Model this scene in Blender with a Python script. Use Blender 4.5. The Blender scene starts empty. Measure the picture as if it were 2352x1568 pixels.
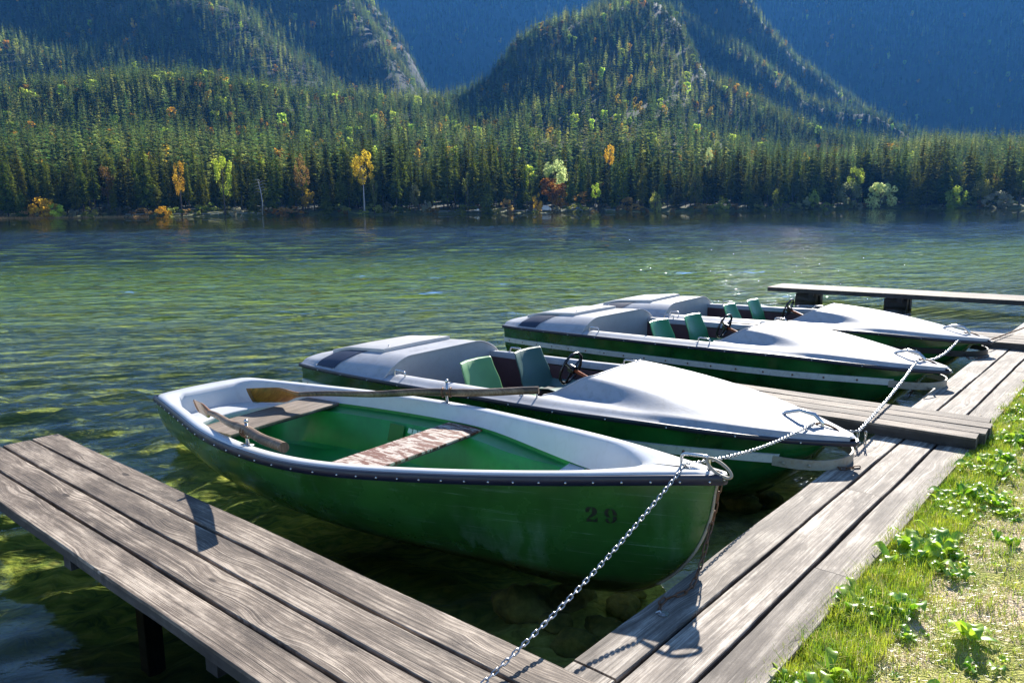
import bpy, math, random
import numpy as np
from mathutils import Vector, Matrix
R = math.radians
PI = math.pi
rng = random.Random(7)
nr = np.random.RandomState(11)
scene = bpy.context.scene
COL = scene.collection

# ------------------------------------------------------------------ camera
FPX, HY, ROLL, CH = 1750.0, 479.0, R(.5), 2.0       # measured on a 2352 x 1568 view of the photograph
pitch = math.atan((784-HY)/FPX)
fwd = Vector((0, math.cos(pitch), -math.sin(pitch)))
up0 = Vector((0, math.sin(pitch), math.cos(pitch)))
rt0 = Vector((1, 0, 0))
rt = rt0*math.cos(ROLL) - up0*math.sin(ROLL)
up = rt0*math.sin(ROLL) + up0*math.cos(ROLL)
cd = bpy.data.cameras.new('camera')
cam = bpy.data.objects.new('camera', cd); COL.objects.link(cam)
cam.matrix_world = Matrix(((rt.x, up.x, -fwd.x, 0), (rt.y, up.y, -fwd.y, 0), (rt.z, up.z, -fwd.z, CH), (0, 0, 0, 1)))
cd.sensor_width = 36; cd.lens = FPX/2352*36
cd.clip_start = .05; cd.clip_end = 9000
scene.camera = cam

def ray(x, y):
    return fwd + rt*((x-1176)/FPX) - up*((y-784)/FPX)
def at(x, y, z):
    d = ray(x, y); t = (z-CH)/d.z
    return Vector((0, 0, CH)) + d*t
F = 2352/4096
def atn(x, y, z): return at(x*F, y*F, z)

# ------------------------------------------------------------------ tagging
def tag(o, label=None, cat=None, group=None, kind=None):
    if label: o['label'] = label
    if cat: o['category'] = cat
    if group: o['group'] = group
    if kind: o['kind'] = kind
    return o
def empty(name, loc=(0, 0, 0), rz=0):
    o = bpy.data.objects.new(name, None); COL.objects.link(o)
    o.location = loc; o.rotation_euler = (0, 0, rz); o.empty_display_size = .1
    return o
def copy_tree(o, parent=None):
    c = o.copy(); COL.objects.link(c); c.parent = parent
    for ch in list(o.children): copy_tree(ch, c)
    return c

class MB:
    def __init__(s): s.v = []; s.f = []; s.m = []
    def add(s, vs, fs, mi=0):
        b = len(s.v); s.v += [tuple(p) for p in vs]
        for f in fs: s.f.append(tuple(i+b for i in f)); s.m.append(mi)
    def grid(s, fn, nu, nv, closeu=False, closev=False, mi=0, flip=False):
        vs = [fn(i/(nu if closeu else nu-1), j/(nv if closev else nv-1)) for i in range(nu) for j in range(nv)]
        fs = []
        for i in range(nu if closeu else nu-1):
            for j in range(nv if closev else nv-1):
                a = i*nv+j; b = ((i+1) % nu)*nv+j; c = ((i+1) % nu)*nv+(j+1) % nv; d = i*nv+(j+1) % nv
                fs.append((a, d, c, b) if flip else (a, b, c, d))
        s.add(vs, fs, mi)
    def rows(s, rows, mi=0, flip=False, closev=False):
        n = len(rows[0]); s.grid(lambda u, v: rows[round(u*(len(rows)-1))][round(v*(n if closev else n-1)) % n], len(rows), n, closev=closev, mi=mi, flip=flip)
    def box(s, c, d, mi=0, rz=0, R3=None):
        cx, cy, cz = c; x, y, z = d[0]/2, d[1]/2, d[2]/2
        M = R3 if R3 is not None else Matrix.Rotation(rz, 3, 'Z')
        vs = [M @ Vector((a*x, b*y, e*z)) + Vector(c) for a in (-1, 1) for b in (-1, 1) for e in (-1, 1)]
        s.add(vs, [(0, 1, 3, 2), (4, 6, 7, 5), (0, 4, 5, 1), (2, 3, 7, 6), (0, 2, 6, 4), (1, 5, 7, 3)], mi)
    def tube(s, pts, rad, n=8, mi=0, closed=False, caps=True):
        pts = [Vector(p) for p in pts]; N = len(pts)
        rad = rad if isinstance(rad, (list, tuple)) else [rad]*N
        rows = []; prev = None
        for i, p in enumerate(pts):
            if closed: t = pts[(i+1) % N]-pts[i-1]
            else: t = pts[min(i+1, N-1)]-pts[max(i-1, 0)]
            t.normalize()
            if prev is None:
                a = Vector((0, 0, 1)) if abs(t.z) < .9 else Vector((1, 0, 0)); prev = t.cross(a).normalized()
            prev = (prev - t*prev.dot(t)).normalized(); q = t.cross(prev)
            rows.append([p + (prev*math.cos(k*2*PI/n) + q*math.sin(k*2*PI/n))*rad[i] for k in range(n)])
        b = len(s.v)
        s.grid(lambda u, v: rows[round(u*(N if closed else N-1)) % N][round(v*n) % n], N, n, closeu=closed, closev=True, mi=mi)
        if caps and not closed:
            s.f.append(tuple(b+k for k in range(n))); s.m.append(mi)
            s.f.append(tuple(b+(N-1)*n+k for k in reversed(range(n)))); s.m.append(mi)
    def ball(s, c, r, n=8, mi=0, sc=(1, 1, 1)):
        s.grid(lambda u, v: (c[0]+r*sc[0]*math.sin(PI*v)*math.cos(2*PI*u), c[1]+r*sc[1]*math.sin(PI*v)*math.sin(2*PI*u), c[2]+r*sc[2]*math.cos(PI*v)), n, n//2+2, closeu=True, mi=mi)
    def build(s, name, mats, parent=None, smooth=True, bevel=0, solid=0, auto=None, merge=False):
        me = bpy.data.meshes.new(name); me.from_pydata(s.v, [], s.f)
        if not isinstance(mats, (list, tuple)): mats = [mats]
        for m in mats: me.materials.append(m)
        if len(mats) > 1: me.polygons.foreach_set('material_index', s.m)
        if smooth: me.polygons.foreach_set('use_smooth', [True]*len(me.polygons))
        me.update()
        if merge:
            import bmesh
            bm = bmesh.new(); bm.from_mesh(me); bmesh.ops.remove_doubles(bm, verts=bm.verts, dist=.0005)
            bmesh.ops.recalc_face_normals(bm, faces=bm.faces); bm.to_mesh(me); bm.free()
        if auto is not None and smooth: me.set_sharp_from_angle(angle=R(auto))
        o = bpy.data.objects.new(name, me); COL.objects.link(o); o.parent = parent
        if solid:
            md = o.modifiers.new('solid', 'SOLIDIFY'); md.thickness = solid; md.offset = -1
        if bevel:
            md = o.modifiers.new('bevel', 'BEVEL'); md.width = bevel; md.segments = 2; md.limit_method = 'ANGLE'
        return o

# ------------------------------------------------------------------ materials
class NT:
    def __init__(s, name):
        s.mat = bpy.data.materials.new(name); s.mat.use_nodes = True
        s.t = s.mat.node_tree; s.t.nodes.clear(); s.out = s.n('ShaderNodeOutputMaterial')
    def n(s, typ, **kw):
        nd = s.t.nodes.new(typ)
        for k, v in kw.items():
            if k.startswith('i_'): s.set(nd, k[2:], v)
            else: setattr(nd, k, v)
        return nd
    def set(s, nd, key, v):
        key = int(key) if key.isdigit() else key.replace('_', ' ')
        sk = nd.inputs[key]
        if isinstance(v, bpy.types.NodeSocket): s.t.links.new(v, sk)
        else:
            if isinstance(v, (tuple, list)) and len(v) == 3 and sk.type == 'RGBA': v = (*v, 1)
            sk.default_value = v
    def coord(s, what='Object'): return s.n('ShaderNodeTexCoord').outputs[what]
    def geo(s): return s.n('ShaderNodeNewGeometry').outputs['Position']
    def mapv(s, v, scale=(1, 1, 1), loc=(0, 0, 0), rot=(0, 0, 0)):
        m = s.n('ShaderNodeMapping'); s.set(m, 'Vector', v); m.inputs['Scale'].default_value = scale
        m.inputs['Location'].default_value = loc; m.inputs['Rotation'].default_value = rot; return m.outputs[0]
    def noise(s, v, scale, detail=4, rough=.55, dist=0, out='Fac'):
        nd = s.n('ShaderNodeTexNoise'); s.set(nd, 'Vector', v); nd.inputs['Scale'].default_value = scale
        nd.inputs['Detail'].default_value = detail; nd.inputs['Roughness'].default_value = rough; nd.inputs['Distortion'].default_value = dist
        return nd.outputs[out]
    def vor(s, v, scale, feat='F1', out='Distance', rand=1):
        nd = s.n('ShaderNodeTexVoronoi', feature=feat); s.set(nd, 'Vector', v); nd.inputs['Scale'].default_value = scale
        nd.inputs['Randomness'].default_value = rand; return nd.outputs[out]
    def math(s, op, a, b=0, c=None, clamp=False):
        nd = s.n('ShaderNodeMath', operation=op, use_clamp=clamp); s.set(nd, '0', a); s.set(nd, '1', b)
        if c is not None: s.set(nd, '2', c)
        return nd.outputs[0]
    def vadd(s, a, b, op='ADD'):
        nd = s.n('ShaderNodeVectorMath', operation=op); s.set(nd, '0', a)
        if op == 'SCALE': s.set(nd, 'Scale', b)
        else: s.set(nd, '1', b)
        return nd.outputs[0]
    def ramp(s, f, stops, interp='LINEAR'):
        nd = s.n('ShaderNodeValToRGB'); s.set(nd, 'Fac', f); r = nd.color_ramp; r.interpolation = interp
        while len(r.elements) < len(stops): r.elements.new(.5)
        for e, (p, c) in zip(r.elements, stops):
            e.position = p; e.color = (*c, 1) if isinstance(c, (tuple, list)) else (c, c, c, 1)
        return nd.outputs[0]
    def mix(s, f, a, b, blend='MIX'):
        nd = s.n('ShaderNodeMix', data_type='RGBA', blend_type=blend)
        s.set(nd, '0', f); s.set(nd, '6', a); s.set(nd, '7', b); return nd.outputs[2]
    def bump(s, h, strength=.3, dist=.01, normal=None):
        nd = s.n('ShaderNodeBump'); s.set(nd, 'Height', h); nd.inputs['Strength'].default_value = strength
        nd.inputs['Distance'].default_value = dist
        if normal is not None: s.set(nd, 'Normal', normal)
        return nd.outputs[0]
    def pr(s, **kw):
        nd = s.n('ShaderNodeBsdfPrincipled')
        for k, v in kw.items(): s.set(nd, k.replace('__', ' '), v)
        s.t.links.new(nd.outputs[0], s.out.inputs[0]); return nd
    def sep(s, v):
        nd = s.n('ShaderNodeSeparateXYZ'); s.set(nd, '0', v); return nd.outputs
    def comb(s, x, y, z):
        nd = s.n('ShaderNodeCombineXYZ'); s.set(nd, '0', x); s.set(nd, '1', y); s.set(nd, '2', z); return nd.outputs[0]
    def rand(s): return s.n('ShaderNodeObjectInfo').outputs['Random']

def wood(name, dark, mid, light, contrast=1.0, bumps=.5, warm=None, rough=.8):
    m = NT(name); co = m.coord(); r = m.rand()
    off = m.comb(m.math('MULTIPLY', r, 37.3), m.math('MULTIPLY', r, 11.1), m.math('MULTIPLY', r, 5.7))
    p = m.vadd(co, off)
    # knots bend the grain
    kd = m.vor(m.mapv(p, (1.6, 4.2, 0)), 1.0)
    kf = m.ramp(kd, [(0, 1), (.1, .85), (.42, 0)], 'EASE')
    warp = m.noise(m.mapv(p, (.45, 1.6, 1)), 1.0, 2)
    gy = m.math('ADD', m.sep(p)[1], m.math('ADD', m.math('MULTIPLY', kf, .035), m.math('MULTIPLY', warp, .05)))
    g = m.comb(m.math('MULTIPLY', m.sep(p)[0], .35), gy, m.sep(p)[2])
    gr = m.noise(m.mapv(g, (1.0, 95, 8)), 1.0, 4, .7)
    gr2 = m.noise(m.mapv(g, (4, 230, 30)), 1.0, 2, .6)
    blot = m.noise(m.mapv(p, (1.5, 7, 3)), 1.0, 4, .65)
    fine = m.noise(p, 140, 2); stain = m.noise(m.mapv(p, (1.1, 5, 2), (3, 9, 2)), 1.3, 6, .75, .4)
    bl2 = m.noise(m.mapv(p, (3.5, 14, 3), (7, 3, 1)), 1.0, 5, .75)
    t = m.math('ADD', m.math('MULTIPLY', gr, .50), m.math('ADD', m.math('MULTIPLY', blot, .38), m.math('ADD', m.math('MULTIPLY', gr2, .18), m.math('MULTIPLY', bl2, .42))))
    t = m.math('SUBTRACT', t, .24)
    t = m.math('SUBTRACT', t, m.math('MULTIPLY', m.ramp(kd, [(0, 1), (.045, .9), (.08, 0)]), .3))
    c = m.ramp(t, [(.5-.20/contrast, dark), (.5, mid), (.5+.17/contrast, light)])
    hv = m.n('ShaderNodeHueSaturation'); m.set(hv, 'Color', c); m.set(hv, 'Value', m.math('ADD', .78, m.math('MULTIPLY', r, .4))); c = hv.outputs[0]
    if warm: c = m.mix(m.ramp(m.noise(m.mapv(p, (.8, 3, 1)), 1, 2), [(.45, 0), (.7, .6)]), c, warm, 'MULTIPLY')
    c = m.mix(m.math('MULTIPLY', m.ramp(stain, [(.50, 0), (.63, 1)]), .68), c, tuple(x*1.1 for x in dark))
    crack = m.ramp(gr, [(.31, 1), (.38, 0)])
    c = m.mix(m.math('MULTIPLY', crack, .85), c, tuple(x*.3 for x in dark))
    h = m.math('ADD', m.math('MULTIPLY', gr, .6), m.math('ADD', m.math('MULTIPLY', gr2, .3), m.math('MULTIPLY', fine, .12)))
    m.pr(Base__Color=c, Roughness=rough, Normal=m.bump(h, bumps, .006)); m.mat.node_tree.nodes
    return m.mat

def paint(name, col, rough=.3, var=.12, coat=0, dirt=None, dirtf=.3, scale=6, metallic=0, bumps=.02, streak=None, spec=.5):
    m = NT(name); co = m.coord()
    n1 = m.noise(co, scale, 5, .6)
    c = m.mix(m.ramp(n1, [(.3, 0), (.7, 1)]), tuple(x*(1-var) for x in col), tuple(min(1, x*(1+var)) for x in col))
    if dirt:
        n2 = m.noise(co, scale*2.3, 6, .7, 1.0)
        c = m.mix(m.math('MULTIPLY', m.ramp(n2, [(.5, 0), (.75, 1)]), dirtf), c, dirt)
    if streak:     # pale vertical scuffs and fine scratches
        s1 = m.noise(m.mapv(co, (9, 9, 1.2)), 1, 5, .65)
        s0 = m.noise(m.mapv(co, (1.1, 1.1, .8), (3, 1, 0)), 1, 3, .5)
        s2 = m.noise(m.mapv(co, (3, 3, 150)), 1, 2, .5)
        f = m.math('MULTIPLY', m.ramp(s1, [(.46, 0), (.70, 1)]), m.ramp(s0, [(.44, 0), (.60, 1)]))
        c = m.mix(m.math('MULTIPLY', f, .62), c, streak)
        c = m.mix(m.math('MULTIPLY', m.ramp(s2, [(.62, 0), (.72, 1)]), m.math('MULTIPLY', m.ramp(s1, [(.35, 0), (.6, 1)]), .5)), c, streak)
    if streak:     # dull green-brown line left by the lake just above the waterline
        zz = m.math('ADD', m.sep(co)[2], m.math('MULTIPLY', m.math('SUBTRACT', m.noise(m.mapv(co, (4, 4, 1)), 1, 4), .5), .05))
        c = m.mix(m.math('MULTIPLY', m.ramp(zz, [(.02, 1), (.075, 0)]), .75), c, (.035, .04, .012))
    rr = m.math('ADD', rough-.05, m.math('MULTIPLY', n1, .12))
    kw = dict(Base__Color=c, Roughness=rr, Metallic=metallic, Normal=m.bump(m.noise(co, 35, 3), bumps, .01))
    nd = m.pr(**kw); nd.inputs['Coat Weight'].default_value = coat; nd.inputs['Coat Roughness'].default_value = .12
    nd.inputs['Specular IOR Level'].default_value = spec
    return m.mat

M = {}
M['deck'] = wood('deck_wood', (.032, .023, .018), (.155, .120, .090), (.46, .38, .295), 1.2, .85)
M['deck_pale'] = wood('quay_wood', (.062, .048, .038), (.245, .205, .165), (.62, .545, .445), 1.25, .9)
M['deck_dark'] = wood('beam_wood', (.012, .010, .009), (.035, .03, .028), (.08, .07, .065), 1, .4)
M['thwart_grey'] = wood('thwart_wood', (.07, .05, .035), (.22, .17, .13), (.42, .35, .28), 1, .4)
M['oar'] = wood('oar_wood', (.035, .022, .014), (.16, .10, .055), (.34, .25, .17), 1, .35, rough=.5)
M['oar_blade'] = wood('oar_blade_wood', (.07, .028, .008), (.25, .10, .022), (.42, .20, .055), 1, .25, rough=.4)
def peeled():
    m = NT('peeling_paint'); co = m.coord()
    g = m.noise(m.mapv(co, (6, 60, 10)), 1, 3, .6)
    n = m.noise(m.mapv(co, (22, 5, 3)), 1, 6, .7, .8)
    wd = m.ramp(g, [(.3, (.28, .20, .15)), (.7, (.66, .58, .50))])
    c = m.mix(m.ramp(n, [(.50, 0), (.52, 1)]), (.15, .052, .026), wd)
    m.pr(Base__Color=c, Roughness=.6, Normal=m.bump(m.math('ADD', m.math('MULTIPLY', g, .4), m.math('MULTIPLY', m.ramp(n, [(.48, 1), (.53, 0)]), .6)), .5, .004))
    return m.mat
M['thwart_peel'] = peeled()
M['row_green'] = paint('row_hull_green', (.024, .105, .018), .26, .4, .25, streak=(.18, .30, .20), scale=2.2)
M['row_inner'] = paint('row_inner_green', (.020, .25, .055), .36, .25, 0, (.02, .13, .04), .5, scale=3)
M['white'] = paint('white_gelcoat', (.58, .59, .60), .34, .05, .1, (.42, .41, .38), .35, scale=4)
M['deck_white'] = paint('pedal_boat_white', (.39, .40, .425), .5, .10, .0, (.22, .215, .20), .6, scale=4, bumps=.06)
M['deck_white'].node_tree.nodes['Principled BSDF'].inputs['Specular IOR Level'].default_value = .25
M['hatch_white'] = paint('hatch_white', (.50, .49, .475), .45, .06, 0, (.42, .39, .34), .4, scale=7)
M['ped_green'] = paint('pedal_hull_green', (.006, .075, .016), .16, .5, .5, (.05, .11, .02), .45, scale=3.2, bumps=.05)
M['navy'] = paint('navy_rubber', (.010, .014, .035), .35, .2, 0)
M['navy_panel'] = paint('navy_panel', (.006, .013, .040), .5, .15, 0)
M['strip'] = paint('fender_strip', (.62, .64, .60), .5, .08, 0, (.22, .22, .20), .6, scale=9, bumps=.2)
M['strip_dark'] = paint('dark_fender_strip', (.015, .015, .015), .5, .2, 0)
M['bumper'] = paint('aged_bumper', (.36, .32, .25), .55, .1, 0, (.26, .15, .06), .7, scale=8, bumps=.2)
M['maroon'] = paint('maroon_panel', (.085, .040, .045), .6, .2, 0, (.03, .02, .02), .4)
M['floor_dark'] = paint('boat_floor_dark', (.03, .035, .03), .7, .3)
M['seat_pale'] = paint('seat_pale_green', (.12, .30, .11), .45, .08, 0)
M['seat_dull'] = paint('seat_dull_green', (.035, .10, .075), .45, .08, 0)
M['seat_bright'] = paint('seat_bright_green', (.012, .20, .055), .35, .08, .1)
M['black'] = paint('black_plastic', (.008, .008, .009), .3, .2, .2)
M['chrome'] = paint('worn_steel', (.62, .61, .60), .25, .1, 0, (.30, .16, .08), .25, scale=30, metallic=1)
M['chain'] = paint('chain_steel', (.50, .50, .50), .28, .2, 0, (.25, .17, .12), .4, scale=40, metallic=1)
M['rust'] = paint('rusty_iron', (.16, .085, .05), .6, .3, 0, (.30, .12, .04), .6, scale=40, metallic=.4, bumps=.3)
M['orange'] = paint('rusty_orange_shaft', (.36, .09, .03), .5, .2, 0)
M['mark'] = paint('stencil_black', (.006, .012, .006), .5, .1)
M['faint_mark'] = paint('faint_grey_letters', (.42, .43, .45), .5, .1)
M['sticker'] = paint('torn_white_sticker', (.62, .66, .62), .6, .1)
M['dark_green_patch'] = paint('fresh_green_square', (.004, .13, .01), .4, .1)
M['plastic_leaf'] = paint('pale_debris', (.3, .42, .28), .6, .3)

# ------------------------------------------------------------------ light
SUN_AZ, SUN_EL = R(23), R(29.5)       # azimuth clockwise from +Y
w = bpy.data.worlds.new('World'); scene.world = w; w.use_nodes = True
wt = w.node_tree; wt.nodes.clear()
sky = wt.nodes.new('ShaderNodeTexSky'); sky.sky_type = 'NISHITA'; sky.sun_disc = False
sky.sun_elevation = SUN_EL; sky.sun_rotation = SUN_AZ
sky.altitude = 800; sky.air_density = .9; sky.dust_density = .1; sky.ozone_density = 4.0
bg = wt.nodes.new('ShaderNodeBackground'); bg.inputs[1].default_value = .075
wo = wt.nodes.new('ShaderNodeOutputWorld')
wt.links.new(sky.outputs[0], bg.inputs[0]); wt.links.new(bg.outputs[0], wo.inputs[0])
sl = bpy.data.lights.new('sun', 'SUN'); sl.energy = 5.0; sl.angle = R(.5); sl.color = (1, .945, .86)
so = bpy.data.objects.new('sun', sl); COL.objects.link(so)
sd = Vector((math.sin(SUN_AZ)*math.cos(SUN_EL), math.cos(SUN_AZ)*math.cos(SUN_EL), math.sin(SUN_EL)))
so.rotation_euler = sd.to_track_quat('Z', 'Y').to_euler(); so.location = (0, 0, 30)
scene.view_settings.view_transform = 'Standard'; scene.view_settings.look = 'None'
scene.view_settings.exposure = 1.40; scene.view_settings.gamma = 1.0
cy = scene.cycles
cy.max_bounces = 8; cy.transparent_max_bounces = 24; cy.diffuse_bounces = 3; cy.glossy_bounces = 4
cy.volume_bounces = 0; cy.sample_clamp_indirect = 6; cy.sample_clamp_direct = 300; cy.use_denoising = True
# ------------------------------------------------------------------ water and lake bed
def water_mat():
    m = NT('lake_water'); p = m.geo()
    wx = m.mapv(p, (1, 1, 1), rot=(0, 0, R(-12)))
    warp = m.vadd(wx, m.vadd(m.noise(wx, .35, 2, out='Color'), .9, 'SCALE'))
    big = m.noise(m.mapv(warp, (.55, 1.5, 1)), 1.0, 2, .5)
    mid = m.noise(m.mapv(warp, (1.7, 4.2, 1)), 1.0, 2, .5)
    sml = m.noise(m.mapv(warp, (7, 14, 1)), 1.0, 3, .6)
    # the sheltered water by the landing stages is calmer
    dist = m.math('DIVIDE', m.sep(p)[1], 22.0, clamp=True)
    amp = m.ramp(dist, [(0, .12), (.15, .22), (.24, .55), (.5, .9), (1, .95)])
    fin = m.noise(m.mapv(warp, (18, 34, 1)), 1.0, 2, .5)
    h = m.math('ADD', m.math('MULTIPLY', big, .22), m.math('ADD', m.math('MULTIPLY', mid, .14), m.math('MULTIPLY', m.math('ADD', m.math('MULTIPLY', sml, .045), m.math('MULTIPLY', fin, .012)), amp)))
    h = m.math('MULTIPLY', m.math('ADD', m.math('MULTIPLY', sml, .012), m.math('MULTIPLY', fin, .004)), amp)
    h = m.math('ADD', h, m.math('MULTIPLY', m.math('MULTIPLY', m.math('ADD', m.math('MULTIPLY', big, .40), m.math('MULTIPLY', mid, .20)), .8), m.ramp(dist, [(.5, 0), (1, 1)])))
    calm = m.ramp(m.math('DIVIDE', m.sep(p)[1], 140, clamp=True), [(.22, 1), (.75, .16)], 'EASE')
    h = m.math('MULTIPLY', h, calm)
    nrm = m.bump(h, 1.0, 1.0)
    # scattered steep wavelets that flash in the sun
    cell = m.n('ShaderNodeTexVoronoi'); m.set(cell, 'Vector', m.mapv(warp, (1.1, .8, 1))); cell.inputs['Scale'].default_value = 1.0
    cc = m.sep(cell.outputs['Color']); pick = m.math('GREATER_THAN', cc[2], .70)
    core = m.math('LESS_THAN', cell.outputs['Distance'], .15)
    k = m.math('MULTIPLY', m.math('MULTIPLY', pick, core), m.math('MULTIPLY', m.math('MULTIPLY', m.ramp(dist, [(.45, 0), (.7, 1)]), m.math('SQRT', calm)), 1.0))
    tilt = m.comb(m.math('MULTIPLY', m.math('SUBTRACT', cc[0], .5), .9), m.math('MULTIPLY', m.math('SUBTRACT', cc[1], .5), .9), 0)
    nrm = m.vadd(m.vadd(nrm, m.vadd(tilt, k, 'SCALE')), (0, 0, 0), 'NORMALIZE')
    gl = m.n('ShaderNodeBsdfGlossy'); gl.inputs['Roughness'].default_value = .012; m.set(gl, 'Normal', nrm)
    gl.inputs['Color'].default_value = (1, 1, 1, 1)
    tr = m.n('ShaderNodeBsdfTransparent'); tr.inputs[0].default_value = (.90, .97, .86, 1)
    fr = m.n('ShaderNodeFresnel'); fr.inputs[0].default_value = 1.28; m.set(fr, 'Normal', nrm)
    mx = m.n('ShaderNodeMixShader'); m.set(mx, '0', fr.outputs[0]); m.set(mx, '1', tr.outputs[0]); m.set(mx, '2', gl.outputs[0])
    m.t.links.new(mx.outputs[0], m.out.inputs[0])
    return m.mat
UQ = Vector((.6566, .7549, 0)).normalized(); NQ = Vector((-UQ.y, UQ.x, 0)); Q0 = Vector((.39, 2.62, 0))   # line of the landing along the bank
def qpt(s, t, z=0): return Q0 + UQ*s + NQ*t + Vector((0, 0, z))
def qst(p): d = Vector((p[0], p[1], 0))-Q0; return d.dot(UQ), d.dot(NQ)

# the water surface: one sheet of real waves, finer near the landing
def water_mesh():
    th = np.concatenate([np.linspace(-180, -52, 26)[:-1], np.linspace(-52, 52, 640), np.linspace(52, 180, 26)[1:-1]])*PI/180
    r = [0.6]
    while r[-1] < 1300: r.append(r[-1]*(1.0062 if r[-1] < 190 else 1.014))
    r = np.array(r); nT, nR = len(th), len(r)
    TH, RR = np.meshgrid(th, r, indexing='ij'); X = RR*np.sin(TH); Y = RR*np.cos(TH); dr = RR*np.clip(.0062+(RR-150)/40*.008, .0062, .0142)
    S = (X-Q0.x)*NQ.x+(Y-Q0.y)*NQ.y              # distance from the landing
    open_ = np.clip((S-1.2)/5.0, 0, 1); open_ = open_*open_*(3-2*open_)
    ws = np.random.RandomState(5); Z = np.zeros_like(X)
    warpx = .35*np.sin(X*.31+1.1*np.sin(Y*.23)); warpy = .35*np.sin(Y*.27+1.3*np.sin(X*.19))
    for k in range(72):
        lam = .16*(3.4/.16)**((k+ws.uniform())/72); an = -PI/2+R(18)+ws.normal(0, .50); kx, ky = math.cos(an)*2*PI/lam, math.sin(an)*2*PI/lam
        slope = .040*(lam/.6)**-.15
        lee = .45+.75*open_ if lam < 1.2 else .30+.60*open_
        if lam < .3: lee = .12+.88*open_
        cut = np.clip((lam/dr-3)/3, 0, 1)
        grp = .65+.5*np.sin(X*ws.uniform(.15, .6)+ws.uniform(0, 6)+np.sin(Y*ws.uniform(.1, .5)))
        ph = kx*(X+warpx)+ky*(Y+warpy)+ws.uniform(0, 6.28)
        Z += slope*lam/(2*PI)*lee*cut*grp*(np.sin(ph)+.22*np.sin(2*ph+.6))
    V = np.stack([X, Y, Z], -1).reshape(-1, 3)
    i = np.arange(nT); j = np.arange(nR-1); I, J = np.meshgrid(i, j, indexing='ij'); a_ = (I*nR+J).ravel(); b_ = (((I+1) % nT)*nR+J).ravel()
    Fq = np.stack([a_, b_, b_+1, a_+1], 1)
    me = bpy.data.meshes.new('water'); me.vertices.add(len(V)); me.vertices.foreach_set('co', V.astype(np.float32).ravel())
    me.loops.add(Fq.size); me.loops.foreach_set('vertex_index', Fq.astype(np.int32).ravel())
    me.polygons.add(len(Fq)); me.polygons.foreach_set('loop_start', np.arange(0, Fq.size, 4, dtype=np.int32)); me.polygons.foreach_set('loop_total', np.full(len(Fq), 4, np.int32))
    me.polygons.foreach_set('use_smooth', [True]*len(Fq)); me.update(calc_edges=True)
    me.materials.append(water_mat()); o = bpy.data.objects.new('water', me); COL.objects.link(o); return tag(o, kind='structure')
water_mesh()

def bed_mat():
    m = NT('lake_bed'); p = m.geo()
    w2 = m.vadd(p, m.vadd(m.noise(p, 1.3, 3, out='Color'), .8, 'SCALE'))
    weed = m.noise(m.mapv(w2, (.8, 1.7, 1)), 1.1, 7, .68, .6)
    swirl = m.noise(m.mapv(w2, (2.2, 6.5, 1)), 1.4, 4, .6, 1.6)
    st = m.vor(m.mapv(p, (1, 1, 1)), 6.5)
    t = m.math('ADD', m.math('MULTIPLY', weed, .6), m.math('MULTIPLY', swirl, .5))
    c = m.ramp(t, [(.36, (.018, .035, .004)), (.47, (.055, .085, .006)), (.58, (.19, .21, .018)), (.70, (.46, .40, .06))])
    stone = m.ramp(m.noise(p, 5, 3), [(.3, (.26, .21, .04)), (.7, (.58, .46, .10))])
    near = m.ramp(m.math('DIVIDE', m.sep(p)[1], 14.0, clamp=True), [(.2, 1), (.75, 0)])
    c = m.mix(m.math('MULTIPLY', m.ramp(st, [(.28, 1), (.5, 0)]), m.math('MULTIPLY', near, m.ramp(m.noise(p, .9, 2), [(.45, 0), (.6, .8)]))), c, stone)
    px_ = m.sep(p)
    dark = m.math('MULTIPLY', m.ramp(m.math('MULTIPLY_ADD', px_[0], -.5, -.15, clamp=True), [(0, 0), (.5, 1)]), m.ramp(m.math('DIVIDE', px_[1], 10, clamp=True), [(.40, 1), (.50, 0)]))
    c = m.mix(m.math('MULTIPLY', dark, .75), c, (.012, .022, .006))  # bed darkened by position at the left so the reflected sky stands out
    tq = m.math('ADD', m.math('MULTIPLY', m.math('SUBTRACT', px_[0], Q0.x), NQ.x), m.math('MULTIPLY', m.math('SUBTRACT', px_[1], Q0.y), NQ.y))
    gravel = m.ramp(m.noise(p, 9, 5, .7), [(.35, (.22, .18, .03)), (.5, (.50, .42, .08)), (.65, (.72, .62, .16))])  # gravel along the landing, lightened to make up for missing sunlight
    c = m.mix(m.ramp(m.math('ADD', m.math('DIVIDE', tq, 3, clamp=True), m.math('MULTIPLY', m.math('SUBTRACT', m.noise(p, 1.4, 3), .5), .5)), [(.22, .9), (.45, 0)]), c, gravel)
    # sand and charophyte beds farther out, blue green deep water beyond them
    far = m.math('DIVIDE', m.sep(p)[1], 260.0, clamp=True)
    patch = m.noise(m.mapv(p, (.012, .05, 1)), 1, 4, .6)
    fc = m.ramp(m.math('ADD', far, m.math('MULTIPLY', m.math('SUBTRACT', patch, .5), .16)), [(.03, (.16, .19, .014)), (.10, (.34, .45, .028)), (.19, (.27, .43, .04)), (.30, (.05, .14, .065)), (.46, (.008, .055, .11))])
    c = m.mix(m.ramp(far, [(.04, 0), (.13, .8), (.5, 1)]), c, fc)
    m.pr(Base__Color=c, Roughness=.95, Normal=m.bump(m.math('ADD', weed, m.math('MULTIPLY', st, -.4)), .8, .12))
    return m.mat
bm_ = MB()
def lerp_tab(x, tab):
    return float(np.interp(x, [a for a, b in tab], [b for a, b in tab]))
def hash_noise(x, y, k=1.0):
    return (math.sin(x*3.1*k+1.3*math.sin(y*2.3*k))+math.sin(y*4.7*k+1.7*math.sin(x*3.9*k)))*.5
ys = [-6, -3, 0, 1, 2, 3, 4, 5, 6, 8, 10, 12, 15, 20, 30, 50, 90, 160, 300, 600, 1100]
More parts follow.
